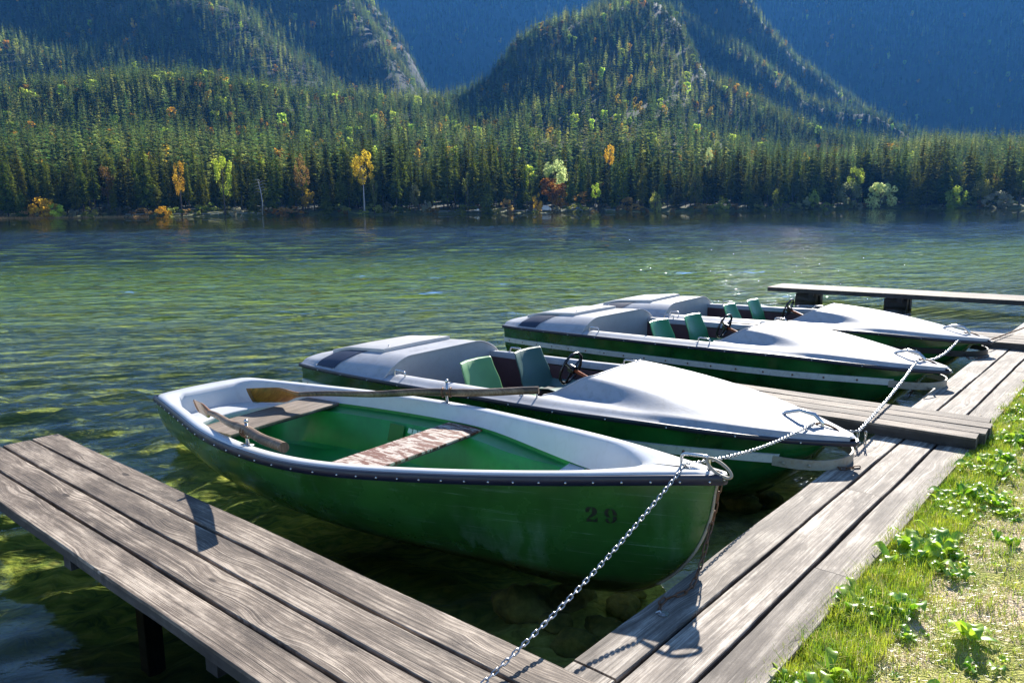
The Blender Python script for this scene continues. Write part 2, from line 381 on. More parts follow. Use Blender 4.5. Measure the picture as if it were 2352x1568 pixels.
yy = []
for a, b in zip(ys[:-1], ys[1:]):
    n = 14 if b <= 6 and a >= 1 else (8 if b <= 12 else 4)
    yy += [a+(b-a)*i/n for i in range(n)]
yy.append(1100)
NX = 150
rows = []
for y in yy:
    half = 9+abs(y)*1.05
    row = []
    for i in range(NX):
        x = -half + 2*half*i/(NX-1)
        s, t = qst((x, y))
        z = -lerp_tab(t, [(-30, -.1), (-.3, .17), (.2, .27), (1.6, .42), (3, .62), (5, .95), (20, 1.6), (60, 2.6), (200, 5), (800, 7)])
        if abs(x) < 14 and y < 14: z += .05*hash_noise(x, y, 1.6)+.035*hash_noise(x+3, y, 4.1)
        row.append((x, y, min(z, -.12)))
    rows.append(row)
bm_.rows(rows)
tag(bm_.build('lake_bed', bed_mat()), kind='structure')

# a few stones lying on the bed near the landing
def rock(c, r, seed, mat, name, label, cat, group=None):
    q = random.Random(seed); mb = MB(); ph = [q.uniform(0, 6) for _ in range(6)]
    def f(u, v):
        th = 2*PI*u; fi = PI*v
        d = Vector((math.sin(fi)*math.cos(th), math.sin(fi)*math.sin(th), math.cos(fi)))
        k = 1+.16*math.sin(3*d.x+ph[0])+.14*math.sin(4*d.y+ph[1])+.10*math.sin(5*d.z+ph[2])+.07*math.sin(9*d.x+7*d.y+ph[3])
        return (d.x*r*k*1.25, d.y*r*k, d.z*r*k*.62)
    mb.grid(f, 16, 11, closeu=True)
    o = mb.build(name, mat, merge=True); o.location = c; o.rotation_euler = (0, 0, q.uniform(0, 6)); tag(o, label, cat, group); return o
def stone_mat():
    m = NT('mossy_stone'); co = m.coord()
    c = m.ramp(m.noise(co, 7, 5, .65), [(.3, (.06, .055, .012)), (.5, (.24, .19, .04)), (.7, (.46, .38, .10))])
    m.pr(Base__Color=c, Roughness=.9, Normal=m.bump(m.noise(co, 14, 5), .6, .03)); return m.mat
M['stone'] = stone_mat()
for k, (px, py, r) in enumerate([(1320, 1368, .13), (1205, 1380, .17), (1385, 1440, .10), (1430, 1385, .09), (1345, 1475, .12), (1278, 1425, .08), (1450, 1352, .07), (1700, 1150, .12), (1765, 1140, .10)]):
    p = at(px, py, -.3)
    rock((p.x, p.y, -.32), r, 50+k, M['stone'], 'lakebed_stone', 'yellow algae covered stone on the lake bed beside the plank landing', 'stone', 'stones on the lake bed by the landing')

# ------------------------------------------------------------------ planks, jetties and the landing along the bank
M['deck_side'] = wood('board_edge_wood', (.02, .017, .015), (.065, .055, .048), (.14, .12, .105), 1, .5)  # board sides coloured darker so the gaps between boards look deep in shade
def plank(name, L, W, T, mat, parent, seed):
    """a board along local x with hand-cut, slightly wandering edges and worn corners"""
    q = random.Random(seed); mb = MB(); n = max(8, int(L/.12))
    a1, a2 = q.uniform(0, 6), q.uniform(0, 6); e0, e1 = q.uniform(-.012, .012), q.uniform(-.012, .012)
    rows = []
    for i in range(n+1):
        x = L*i/n
        jl = .0022*math.sin(x*5.1+a1)+q.uniform(-.0012, .0012); jr = .0022*math.sin(x*4.3+a2)+q.uniform(-.0012, .0012)
        jz = .0015*math.sin(x*2.1+a2); c = .004; y0, y1 = -W/2+jl, W/2+jr
        xx = x + (e0 if i == 0 else (e1 if i == n else 0))
        rows.append([(xx, y0, -T), (xx, y0, -.016), (xx, y0, -c), (xx, y0+c*.8, jz), (xx, (y0+y1)/2, jz+.0012), (xx, y1-c*.8, jz), (xx, y1, -c), (xx, y1, -.016), (xx, y1, -T)])
    mb.rows(rows, closev=True, flip=True)
    k = len(rows[0]); b = len(mb.v)-k
    mb.f.append(tuple(range(k))); mb.m.append(0); mb.f.append(tuple(b+i for i in reversed(range(k)))); mb.m.append(0)
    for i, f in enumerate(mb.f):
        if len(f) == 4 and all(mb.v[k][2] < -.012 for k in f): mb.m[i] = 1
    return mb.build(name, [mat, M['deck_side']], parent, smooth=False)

def jetty(a, b, near_off, nplank, z, T, posts, name, label, group=None, gap=.016, mat='deck', beams=True, seed=0, stag=.025, beam_at=None):
    """a: lake end, b: bank end of the far edge; boards run from a to b"""
    a = Vector((a[0], a[1], 0)); b = Vector((b[0], b[1], 0)); d = (b-a); L = d.length; d.normalize(); n = Vector((d.y, -d.x, 0))  # towards the camera
    root = empty(name, (a.x, a.y, 0), math.atan2(d.y, d.x)); tag(root, label, 'jetty', group)
    W = (near_off-(nplank-1)*gap)/nplank; q = random.Random(seed)
    for i in range(nplank):
        o = plank('plank', L+q.uniform(-stag, stag), W, T, M[mat], root, seed*10+i)
        o.location = (q.uniform(-stag*.4, stag*.4), -(W/2+i*(W+gap)), z)
    for x in (beam_at or [.35, L*.5, L-.3]):
        mb = MB(); mb.box((x, -near_off/2, z-T-.045), (.09, near_off-.05, .086)); mb.build('cross_beam', M['deck_dark'], root, smooth=False)
    for x, yo, w_ in posts:
        mb = MB(); mb.box((x, -yo, (z-T-.09-.6)/2-.05), (w_, w_, z-T-.09+.7)); mb.build('post', M['deck_dark'], root, smooth=False, bevel=.006)
    return root
JZ = .32
jetty((-3.50, 5.665), (.62, 2.215), .766, 4, JZ, .06, [(2.15, .36, .10), (4.2, .12, .12)], 'jetty', 'weathered four board jetty in the near foreground left of the rowing boat', seed=3, gap=.019, stag=.05, beam_at=[2.15, 3.6, 5.0])
pe = atn(1968, 1398, JZ); pb = Vector((3.80, 5.855, 0)); dd = (Vector((2.06, 7.2, 0))-pb).normalized()
jetty(pb+dd*5.2, pb, .70, 4, JZ+.01, .085, [(1.2, .6, .12), (1.2, .1, .12), (3.2, .6, .12), (3.2, .1, .12)], 'jetty', 'narrow plank jetty between the nearest and the middle pedal boat, its end over the landing', seed=5)
pb2 = Vector((7.6, 9.09, 0)); dd = (Vector((6.01, 10.27, 0))-pb2).normalized()
jetty(pb2+dd*6.6, pb2, .78, 4, JZ, .09, [(1.2, .65, .12), (3.4, .65, .12), (3.4, .1, .12)], 'jetty', 'plank jetty on the far side of the farthest pedal boat, resting on the landing', seed=6)
far_a = Vector((6.19, 17.21, 0)); far_b = Vector((9.79, 14.48, 0)); fdir = (far_b-far_a).normalized()
jetty(far_a+Vector((-.05, .03, 0)), far_a+fdir*9, .97, 3, .28, .09, [], 'jetty', 'long low three board jetty standing alone in the water beyond all the boats', seed=8, beam_at=[.9, 2.6, 5.2])
jr = [o for o in bpy.data.objects if o.name.startswith('jetty')][-1]
for x in (.75, 2.5, 5.0):
    mb = MB(); mb.box((x, -.70, -.32), (.42, .20, .96)); mb.box((x+.05, -.28, -.32), (.30, .2, .96)); mb.build('post', M['deck_dark'], jr, smooth=False, bevel=.01)

QZ = .24
quay = empty('landing_stage', Q0, math.atan2(UQ.y, UQ.x)); tag(quay, 'pale weathered boardwalk of three long boards following the grassy bank', 'boardwalk')
for r_i, (t0, t1) in enumerate([(.010, .205), (-.216, -.010), (-.44, -.238)]):
    cuts = [[-3.2, -.012, 3.35, 6.02, 9.9, 15], [-3.2, -.9, 2.6, 6.1, 10.2, 15], [-3.2, 1.4, 4.2, 7.3, 11.1, 15]][r_i]
    for k in range(len(cuts)-1):
        o = plank('plank', cuts[k+1]-cuts[k]-.006, t1-t0, .06, M['deck_pale'], quay, 100+r_i*10+k)
        o.location = (cuts[k]+.003, (t0+t1)/2, QZ)
mb = MB(); mb.box((5.9, .165, .07), (18.2, .05, .18)); mb.box((5.9, -.26, -.01), (18.2, .45, .02+.30)); mb.build('bearer', M['deck_dark'], quay, smooth=False)
for s_ in [x*1.55-2.6 for x in range(12)]:
    mb = MB(); mb.box((s_, .10, -.36), (.13, .11, .7)); mb.build('post', M['deck_dark'], quay, smooth=False)
# ------------------------------------------------------------------ boats
def curve_tab(xk, yk):
    xk = np.array(xk, float); yk = np.array(yk, float); m = np.gradient(yk, xk)
    def f(x):
        x = min(max(x, xk[0]), xk[-1]); i = int(min(max(np.searchsorted(xk, x)-1, 0), len(xk)-2)); h = xk[i+1]-xk[i]; t = (x-xk[i])/h
        return float((2*t**3-3*t**2+1)*yk[i]+(t**3-2*t**2+t)*h*m[i]+(-2*t**3+3*t**2)*yk[i+1]+(t**3-t**2)*h*m[i+1])
    return f
def smooth01(x): x = min(max(x, 0), 1); return x*x*(3-2*x)

def rail_mesh(path, w, h, n_out, rivets=None, up_=.0):
    """rounded rubber profile along a path; n_out(i) gives the outward direction"""
    mb = MB(); prof = [(-.004, -h/2), (w*.7, -h/2), (w, -h/4), (w, h/4), (w*.7, h/2), (-.004, h/2)]
    mb.rows([[p+n_out[i]*a+Vector((0, 0, b+up_)) for a, b in prof] for i, p in enumerate(path)], closev=True)
    if rivets:
        acc = 0
        for i in range(1, len(path)):
            acc += (path[i]-path[i-1]).length
            if acc > rivets:
                acc = 0; c = path[i]+n_out[i]*(w+.001)+Vector((0, 0, up_-h*.12)); mb.ball(c, .0075, 8, mi=1, sc=(1, 1, 1))
    return mb

def outward(path):
    out = []
    for i, p in enumerate(path):
        t = path[min(i+1, len(path)-1)]-path[max(i-1, 0)]; out.append(Vector((t.y, -t.x, 0)).normalized())
    return out

# ---- rowing boat -------------------------------------------------
RL = 4.803
rb = curve_tab([0, .12, .3, .5, .7, .85, .95, 1], [.427, .577, .785, .828, .603, .348, .130, .022])
rz_ = curve_tab([0, .5, 1], [.463, .485, .690])
def rkeel(x):
    z = -.14+.10*(max(0, 1-x/1.2))**2
    xs = 3.95
    if x > xs:
        u = (x-xs)/(RL-.03-xs); u = min(u, 1); zr = rz_(x/RL)-.03; z = zr-(zr+.14)*math.sqrt(max(0, 1-u**2.2))
    return z
row = empty('rowing_boat', (-2.738, 6.578, 0), R(-38.26))
tag(row, 'open green rowing boat with white rim and number 29 on its bow, nearest the camera', 'rowing boat')
def rbx(x, y, b): return x-.06*(1-(y/max(b, .01))**2)*max(0, 1-x/.5)
hull = MB(); NS = 70
rows = []
for i in range(NS+1):
    t = 1-(1-i/NS)**1.25; x = RL*t; b = rb(t); zr = rz_(t); zk = rkeel(x); r_ = []
    for j in range(41):
        ph = PI*j/40; y = -b*math.cos(ph)
        d = math.sin(ph)**.95
        r_.append((rbx(x, y, b), y, zr-(zr-zk)*d))
    rows.append(r_)
hull.rows(rows)
r0 = rows[0]; b0 = rb(0)
hull.grid(lambda u, v: (rbx(0, r0[round(u*20)][1]*(1-2*v), b0), r0[round(u*20)][1]*(1-2*v), r0[round(u*20)][2]), 21, 12)
hull.build('hull', M['row_green'], row, merge=True, auto=50)
# rim moulding in white: outer edge, top, inner coaming, stern seat and bow shelf
XI0, XI1 = .12, 4.36
def w_in(x):
    w_ = max(.012, rb(x/RL)-.085)
    u = (XI1-x)/.42
    if u < 1: w_ *= math.sqrt(max(0, 1-(1-max(u, 0))**2.4))
    u = (x-XI0)/.16
    if u < 1: w_ *= .84+.16*math.sqrt(max(0, 1-(1-max(u, 0))**2))
    return w_
q0 = .06
def rdep(x): return .165-.075*smooth01((x-.55)/.6)*smooth01((3.9-x)/1.3)
def outline(q):
    """outer point, inner point, lower inner point for parameter q in 0..1 on one side (y > 0)"""
    if q < q0:
        k = q/q0; bo = b0; o = (rbx(0, bo*k, bo), bo*k, rz_(0)); wi = w_in(XI0); i = (XI0, wi*k)
    else:
        k = (q-q0)/(1-q0); k = 1-(1-k)**1.3; bo = rb(k); o = (rbx(RL*k, bo, bo), bo, rz_(k)); xi = XI0+(XI1-XI0)*k; i = (xi, w_in(xi))
    xi, wi = i; z = rz_(xi/RL)
    x2 = .17+(4.29-.17)*(xi-XI0)/(XI1-XI0); w2 = max(0, wi-.045*min(1, wi/.1))
    return o, (xi, wi, z), (x2, w2, z)
mb = MB(); NQn = 90
for sgn in (1, -1):
    rws = []
    for i in range(NQn+1):
        o, a, c = outline(i/NQn); o = Vector(o); a = Vector(a); c = Vector(c)
        m1 = o.lerp(a, .12); m2 = o.lerp(a, .85)
        pts = [o+Vector((0, 0, -.012)), o+Vector((0, 0, .010)), Vector((m1.x, m1.y, m1.z+.021)), Vector((m2.x, m2.y, m2.z+.018)), Vector((a.x, a.y, a.z+.004)), Vector((a.x+(c.x-a.x)*.3, a.y+(c.y-a.y)*.3, a.z-.04)), Vector((c.x, c.y, c.z-rdep(c.x)))]
        rws.append([(p.x, p.y*sgn, p.z) for p in pts])
    mb.rows(rws, flip=(sgn < 0))
def w2_at(x):   # lower inner half width at x
    xi = XI0+(x-.17)/(4.29-.17)*(XI1-XI0); wi = w_in(xi); return max(0, wi-.045*min(1, wi/.1))
def shelf(x0, x1f, n=24, bulge=.04):
    rws = []
    for j in range(21):
        v = -1+2*j/20; r_ = []
        for i in range(n+1):
            xe = x1f(v); x = x0+(xe-x0)*i/n; z = rz_(x/RL)-.165
            r_.append((x, v*(w2_at(x)+.004), z+bulge*.3*(1-v*v)))
        last = r_[-1]; r_.append((last[0]+(.012 if xe > x0 else -.012), last[1], last[2]-.012)); r_.append((last[0]+(.012 if xe > x0 else -.012), last[1], last[2]-.05))
        rws.append(r_)
    mb.rows(rws)
shelf(.17, lambda v: .42+.10*v*v)
shelf(4.285, lambda v: 3.70-.05*v*v, bulge=.015)
mb.build('rim', M['white'], row, auto=60)
# green inside
gi = MB(); rws = []
for i in range(51):
    x = .30+(3.82-.30)*i/50; w_ = w2_at(x)+.012; z = rz_(x/RL)-rdep(x)+.005
    ld = .16*smooth01((x-.3)/.5)*smooth01((3.9-x)/.9)
    half = [(w_, z+.0), (w_-.003, z-.032), (max(.02, w_-ld), z-.042), (max(.02, w_-ld-.012), z-.058), (max(.015, (w_-ld)*.86-.02), .075), (max(.01, (w_-ld)*.80-.03), .048), (0, .044)]
    r_ = [(x, -a, b) for a, b in half] + [(x, a, b) for a, b in reversed(half[:-1])]
    rws.append(r_)
gi.rows(rws, flip=True)
for rr in (rws[0], rws[-1]):
    n = len(rr); gi.grid(lambda u, v: tuple(Vector(rr[round(u*(n//2))]).lerp(Vector(rr[n-1-round(u*(n//2))]), v)), n//2+1, 6)
gi.build('inner_hull', M['row_inner'], row, auto=35)
# small things inside
def patch(name, x0, x1, z0, z1, y, mat, torn=False):
    mb = MB(); yw = lambda z: .455+(z-.075)*.30-.012
    if torn:
        for k in range(3):
            a = x0+(x1-x0)*k/3+.004; b = x0+(x1-x0)*(k+1)/3-.004
            mb.add([(a, yw(z0), z0+.004), (b-.003, yw(z0), z0), (b, yw(z1), z1-.006), (a+.004, yw(z1), z1)], [(0, 1, 2, 3)])
    else: mb.add([(x0, yw(z0), z0), (x1, yw(z0), z0), (x1, yw(z1), z1), (x0, yw(z1), z1)], [(0, 1, 2, 3)])
    return mb.build(name, mat, row, smooth=False, solid=.002)
patch('painted_square', 1.84, 2.00, .20, .335, .515, M['dark_green_patch'])
patch('sticker', 2.04, 2.20, .290, .330, .522, M['sticker'], True)
mb = MB(); mb.add([(.95, .05, .024), (1.2, .12, .024), (1.28, .10, .024), (1.24, .03, .024), (1.0, -.02, .024)], [(0, 1, 2, 3, 4)]); 
# rubber rail with rivets
pts = []
for i in range(0, 26): k = i/25; pts.append(Vector((rbx(0, b0*(1-2*k)*-1*-1, b0), b0*(1-2*k), rz_(0)-.015)))
near_side = [Vector((rbx(RL*t, -rb(t), rb(t)), -rb(t), rz_(t)-.015)) for t in [i/110 for i in range(1, 111)]]
far_side = [Vector((p.x, -p.y, p.z)) for p in reversed(near_side)]
path = pts+near_side+[Vector((RL+.012, 0, rz_(1)-.015))]+far_side
outs = outward(path)
rm = rail_mesh(path, .022, .052, outs, rivets=.135)
rm.build('rub_rail', [M['navy'], M['chrome']], row, auto=60)
mb = MB(); sp = []
for i in range(30):
    x = 3.95+(RL-3.95)*math.sin(PI/2*i/29); sp.append((x+.004, 0, rkeel(x)-.004))
mb.tube(sp, .008, 6); mb.build('stem_guard', M['bumper'], row)
# benches
def bench(x, w_, zc, mat, seed, skew=0):
    L = 2*(w2_at(x+w_/2)-.02); o = plank('thwart', L, w_, .026, mat, row, seed); o.rotation_euler = (0, 0, PI/2+skew); o.location = (x+w_/2-skew*L/2*-1, -L/2, zc); return o
bench(.84, .38, .388, M['thwart_grey'], 31, .10)
bench(2.36, .34, .395, M['thwart_peel'], 32, .03)
def u_handle(parent, name, a, b, h, rad=.007, mat='chrome', foot=True, flat=False):
    a = Vector(a); b = Vector(b); d = (b-a).normalized(); z = Vector((0, 0, h)); r_ = min(.018, h*.5)
    pts = [a, a+z*.5, a+z-Vector((0, 0, r_)), a+z+d*r_*.3-Vector((0, 0, r_*.3)), a+z+d*r_, b+z-d*r_, b+z-d*r_*.3-Vector((0, 0, r_*.3)), b+z-Vector((0, 0, r_)), b+z*.5, b]
    mb = MB(); mb.tube(pts, rad, 8)
    if foot:
        for p, s in ((a, -1), (b, 1)): mb.box(p+d*s*.012+Vector((0, 0, .002)), (.036, .02, .006), rz=math.atan2(d.y, d.x))
    return mb.build(name, M[mat], parent, auto=60)
u_handle(row, 'bow_handle', (4.585, 0, rz_(.955)+.015), (4.735, 0, rz_(.985)+.015), .075, .009, foot=False)
mb = MB(); mb.box((4.70, 0, rz_(.98)+.014), (.20, .05, .008)); mb.tube([(4.79, -.018, .70), (4.82, -.02, .675), (4.828, 0, .665), (4.82, .02, .675), (4.79, .018, .70)], .008, 6); mb.build('bow_plate', M['chrome'], row)
# number 29 in stencil figures, laid on the curve of the hull
def hull_pt(x, z, off=.004):
    t = x/RL; b = rb(t); zr = rz_(t); zk = rkeel(x); d = min(max((zr-z)/(zr-zk), 0), 1); ph = math.asin(min(1, d**(1/.95)))
    return (x, -b*math.cos(ph)-off, z)
TWO = [[(0, .70), (.05, .90), (.22, 1.0), (.44, 1.0), (.44, .93), (.30, .90), (.30, .74), (.22, .64), (.08, .62)], [(.50, 1.0), (.70, .95), (.82, .80), (.80, .60), (.62, .42), (.40, .28), (.30, .20), (.44, .20), (.40, .30), (.52, .36), (.50, .50), (.56, .66), (.56, .84), (.50, .93)], [(0, 0), (.44, 0), (.44, .15), (.26, .18), (.14, .14)], [(.50, 0), (.80, 0), (.86, .34), (.80, .34), (.74, .18), (.50, .16)]]
TWO[1] = [(.50, 1.0), (.70, .95), (.82, .80), (.80, .60), (.62, .44), (.30, .24), (.12, .10), (.02, .02), (.10, .20), (.30, .40), (.50, .54), (.56, .70), (.54, .86), (.50, .93)]
NINE = [[(.36, 1.0), (.12, .94), (.0, .74), (.0, .60), (.12, .42), (.36, .36), (.36, .44), (.28, .52), (.26, .70), (.28, .86), (.36, .93)], [(.46, 1.0), (.70, .92), (.86, .70), (.86, .56), (.58, .56), (.58, .70), (.54, .86), (.46, .93)], [(.86, .48), (.84, .28), (.66, .08), (.46, .0), (.46, .07), (.56, .18), (.58, .34), (.56, .48)], [(.36, .0), (.16, .03), (.04, .14), (.08, .28), (.22, .28), (.28, .16), (.36, .07)]]
for polys, xo in ((TWO, 4.195), (NINE, 4.285)):
    nm = MB()
    for pl in polys:
        vs = []
        for (a, b) in pl: vs.append(hull_pt(xo+a*.068, .392+b*.084))
        c = [sum(v[k] for v in vs)/len(vs) for k in range(3)]; c[1] -= .001
        n = len(vs); nm.add([tuple(c)]+vs, [(0, 1+i, 1+(i+1) % n) for i in range(n)])
    nm.build('painted_digit', M['mark'], row, smooth=False)
# oarlocks (fixed to the boat) and oars (loose)
def oarlock(p, top):
    mb = MB(); mb.box((p[0], p[1], p[2]+.004), (.085, .05, .008)); mb.tube([(p[0], p[1], p[2]), (p[0], p[1], top)], .011, 8); mb.ball((p[0], p[1], top+.006), .016, 8)
    mb.build('oarlock_pin', M['chrome'], row)
def oar(tip, lock, end, name, label, twist=0, blade_w=.075):
    tip, lock, end = Vector(tip), Vector(lock), Vector(end)
    root = empty(name); root.matrix_world = row_m; tag(root, label, 'oar', 'oars lying in the rowing boat')
    d = (lock-tip); L1 = d.length; d.normalize(); side = Vector((d.y, -d.x, 0)).normalized(); upv = side.cross(d).normalized()*-1
    if upv.z < 0: upv = -upv
    s2 = side*math.cos(twist)+upv*math.sin(twist); u2 = upv*math.cos(twist)-side*math.sin(twist)
    mb = MB(); rws = []
    bl = .46
    for i in range(21):
        k = i/20; wv = blade_w*(.92+.10*math.sin(k*2.2)) if k < .0 else .021+(blade_w*(.94+.06*math.sin(k*3))-.021)*(1-smooth01((k-.60)/.40))
        wv = max(wv, .021); th = .006+.014*smooth01(k/.9)
        c = tip+d*bl*k
        if i == 0: th = .009
        rws.append([c+s2*wv*math.cos(a)+u2*th*math.sin(a) for a in [2*PI*j/14 for j in range(14)]])
    mb.rows(rws, closev=True); mb.f.append(tuple(range(14))); mb.m.append(0)
    mb.build('blade', M['oar_blade'], root, auto=70)
    mb = MB(); rws = []
    for i in range(2): 
        k = -.008 + .034*i; c = tip+d*k; rws.append([c+s2*(blade_w*.94)*math.cos(a)+u2*.0115*math.sin(a) for a in [2*PI*j/14 for j in range(14)]])
    mb.rows(rws, closev=True); mb.build('tip_band', M['rust'], root)
    mb = MB(); st = tip+d*(bl-.03); n = 16; pts = [st.lerp(end, i/n) for i in range(n+1)]; rad = [(.021+.010*smooth01(i/n*1.6))-(.0 if i < n-3 else .0) for i in range(n+1)]
    bow = [p+Vector((0, 0, .006*math.sin(i*.9))) for i, p in enumerate(pts)]
    mb.tube(bow, rad, 12); mb.build('shaft', M['oar'], root, auto=60)
    mb = MB()
    for k in (-.035, .03):
        c = lock+d*k; ring = [c+side*math.cos(a)*.036+upv*math.sin(a)*.036 for a in [2*PI*j/12 for j in range(12)]]; mb.tube(ring, .006, 6, closed=True)
    mb.box(lock-Vector((0, 0, .0)), (.05, .05, .02)); mb.build('collar', M['rust'], root)
    return root
row_m = Matrix.Translation(row.location) @ Matrix.Rotation(R(-38.26), 4, 'Z')
nl = Vector((1.87, -.765, .575)); fl = Vector((2.20, .80, .58))
oarlock((1.87, -.765, rz_(.39)+.015), .64); oarlock((2.20, .80, rz_(.45)+.015), .665)
oar((.50, -.345, .445), nl, (2.60, -.99, .66), 'oar', 'short looking wooden oar at the near side whose grip sticks out over the hull', twist=1.25, blade_w=.066)
oar((.64, .06, .475), fl, (2.86, 1.12, .622), 'oar', 'wooden oar with orange brown blade crossing the far rim of the rowing boat', twist=1.05, blade_w=.085)

# ---- pedal boats ------------------------------------------------------
PL = 5.254
pb_ = curve_tab([0, .1, .3, .5, .7, .85, .95, 1], [.684, .780, .872, .878, .845, .588, .275, .055])
pz_ = curve_tab([0, .25, .5, .75, 1], [.418, .461, .486, .498, .392])
def pkeel(x):
    z = -.20
    if x > 4.45:
        u = min((x-4.45)/(5.16-4.45), 1); zr = pz_(x/PL)-.05; z = zr-(zr+.20)*(1-u**1.5)
    return z
GS = [(0, 1.0), (.10, .992), (.22, .985), (.26, .972), (.42, .965), (.46, .945), (.62, .90), (.72, .80), (.80, .68), (.90, .42), (1, 0)]
def gsec(d): return lerp_tab(d, GS)
CA, CF = 1.44, 3.40      # aft bulkhead, fore coaming at the centre line
def v_at(x, y): return y/max(pb_(x/PL), .02)
def aft_h(x, v):
    H = .030+.075*smooth01(x/.55)+.03*smooth01((x-.3)/1.0)
    e = abs(v); f = math.sin(PI/2*min(max((.95-e)/.42, 0), 1))
    return H*f
def fore_h(x, v):
    k = min(max((x-CF)/1.85, 0), 1); H = .140*(1-k)**1.05; e = abs(v)
    e0, e1 = .47+.05*k, .70+.28*smooth01(k/.5)      # flat top narrows with the bow, the shoulder softens forward
    f = 1-smooth01((e-e0)/(e1-e0))
    return H*(f*(1-.05*(e/.5)**2) if e < .6 else f*.93)
def side_prof(v, z):   # gentle outward slope of the white side decks
    e = abs(v); return z+.012+.035*smooth01((1-e)/.14)
def deck_z(x, y, part):
    v = v_at(x, y); z = side_prof(v, pz_(x/PL))
    return z+(aft_h(x, v) if part == 'aft' else fore_h(x, v) if part == 'fore' else 0)
IN_V = .80
def xs_fore(v):
    return CF-.28*smooth01((abs(v)-.42)/.32)
def make_pedal(strip='strip', seats=('seat_pale', 'seat_dull'), marks=False, sdx=.03):
    P_ = empty('pedal_boat')
    # hull
    mb = MB(); rows = []
    for i in range(61):
        t = i/60; t = 1-(1-t)**1.2; x = PL*t; b = pb_(t)-.02 if t < .99 else .035; zr = pz_(t)-.02; zk = pkeel(x); r_ = []
        xx = x if x < 4.9 else x-.06*smooth01((x-4.9)/.35)
        ds = [0, .10, .16, .22, .26, .34, .42, .46, .54, .62, .72, .80, .90, 1]
        half = [(xx, b*gsec(d), zr-(zr-zk)*d) for d in ds]
        r_ = [(a, -c, e) for a, c, e in half]+[(a, c, e) for a, c, e in reversed(half[:-1])]
        rows.append(r_)
    mb.rows(rows); rr = rows[0]; n = len(rr)
    mb.grid(lambda u, v: tuple(Vector(rr[round(u*(n//2))]).lerp(Vector(rr[n-1-round(u*(n//2))]), v)), n//2+1, 3)
    mb.build('hull', M['ped_green'], P_, auto=28)
    # fender strip with bolts
    def hull_side(x, z, sgn, off):
        t = x/PL; b = pb_(t)-.02; zr = pz_(t)-.02; zk = pkeel(x); return Vector((x, sgn*(b*gsec((zr-z)/(zr-zk))+off), z))
    mb = MB()
    for sgn in (-1, 1):
        rws = []
        for i in range(61):
            x = .0+4.88*i/60; zc = pz_(x/PL)-.185+.045*smooth01((x-3.8)/1.2)
            rws.append([hull_side(x, zc-.034, sgn, -.004), hull_side(x, zc-.030, sgn, .018), hull_side(x, zc+.030, sgn, .018), hull_side(x, zc+.034, sgn, -.004)])
        mb.rows(rws, flip=sgn > 0)
        for i in range(18):
            x = .12+4.75*i/17; zc = pz_(x/PL)-.185+.045*smooth01((x-3.8)/1.2); mb.ball(hull_side(x, zc, sgn, .018), .011, 8, mi=1)
    mb.build('fender_strip', [M[strip], M['rust'] if strip == 'strip' else M['strip']], P_, auto=40)
    # bow bumper loop
    mb = MB(); zc = pz_(.93)-.150; pth = []; yb = hull_side(4.84, zc, 1, .012).y
    for i in range(25):
        a = -PI/2+PI*i/24; pth.append((4.84+.42*max(0, math.cos(a))**.8, yb*math.sin(a)))
    hgt = .034; rws = []
    for i, (x, y) in enumerate(pth):
        nx, ny = math.cos(-PI/2+PI*i/24), math.sin(-PI/2+PI*i/24)
        rws.append([(x-nx*.006, y-ny*.006, zc-hgt), (x+nx*.006, y+ny*.006, zc-hgt), (x+nx*.006, y+ny*.006, zc+hgt), (x-nx*.006, y-ny*.006, zc+hgt)])
    mb.rows(rws, closev=True)
    for k in (1, 4, 20, 23): mb.ball((pth[k][0], pth[k][1]*1.06, zc), .011, 8)
    mb.build('bow_bumper', M['bumper' if strip == 'strip' else 'strip_dark'], P_, auto=40)
    # rubber rail all round
    nearp = [Vector((PL*t, -pb_(t), pz_(t))) for t in [i/100 for i in range(101)]]
    tip = [Vector((PL+.035*math.cos(a), .055*math.sin(a), pz_(1))) for a in (-.9, -.45, 0, .45, .9)]
    farp = [Vector((p.x, -p.y, p.z)) for p in reversed(nearp)]
    stern = [Vector((-.03*(1-(y/.684)**2), y, pz_(0))) for y in [.684*(1-2*i/14) for i in range(1, 14)]]
    path = nearp+tip+farp+stern+[nearp[0]]
    rail_mesh(path, .016, .034, outward(path), rivets=.42).build('rub_rail', [M['navy'], M['chrome']], P_, auto=60)
    # decks
    mb = MB(); rws = []
    for i in range(37):
        u = i/36; r_ = []
        for j in range(41):
            v = -1+2*j/40; x = u*CA - .03*(1-v*v)*(1-u); xe = x if u < 1 else CA
            if abs(v) > IN_V and u == 1: xe = CA
            r_.append((xe, v*pb_(max(x, 0)/PL), deck_z(max(x, 0), v*pb_(max(x, 0)/PL), 'aft')))
        rws.append(r_)
    edge = rws[-1]
    mb.rows(rws); mb.build('aft_deck', M['deck_white'], P_, auto=60)
    bk = MB(); inner = [p for p in edge if abs(v_at(p[0], p[1])) <= .965]
    bk.grid(lambda u, v: (inner[round(u*(len(inner)-1))][0]-.002+.012*(1-v)*0, inner[round(u*(len(inner)-1))][1], inner[round(u*(len(inner)-1))][2]*(1-v)+.06*v), len(inner), 5)
    lip = [Vector((p[0], p[1], p[2]+.001)) for p in inner]; bk.tube(lip, .007, 6)
    bk.build('bulkhead', M['hatch_white'], P_, auto=40)  # lighter white than the deck, brightening a face the sun does not reach
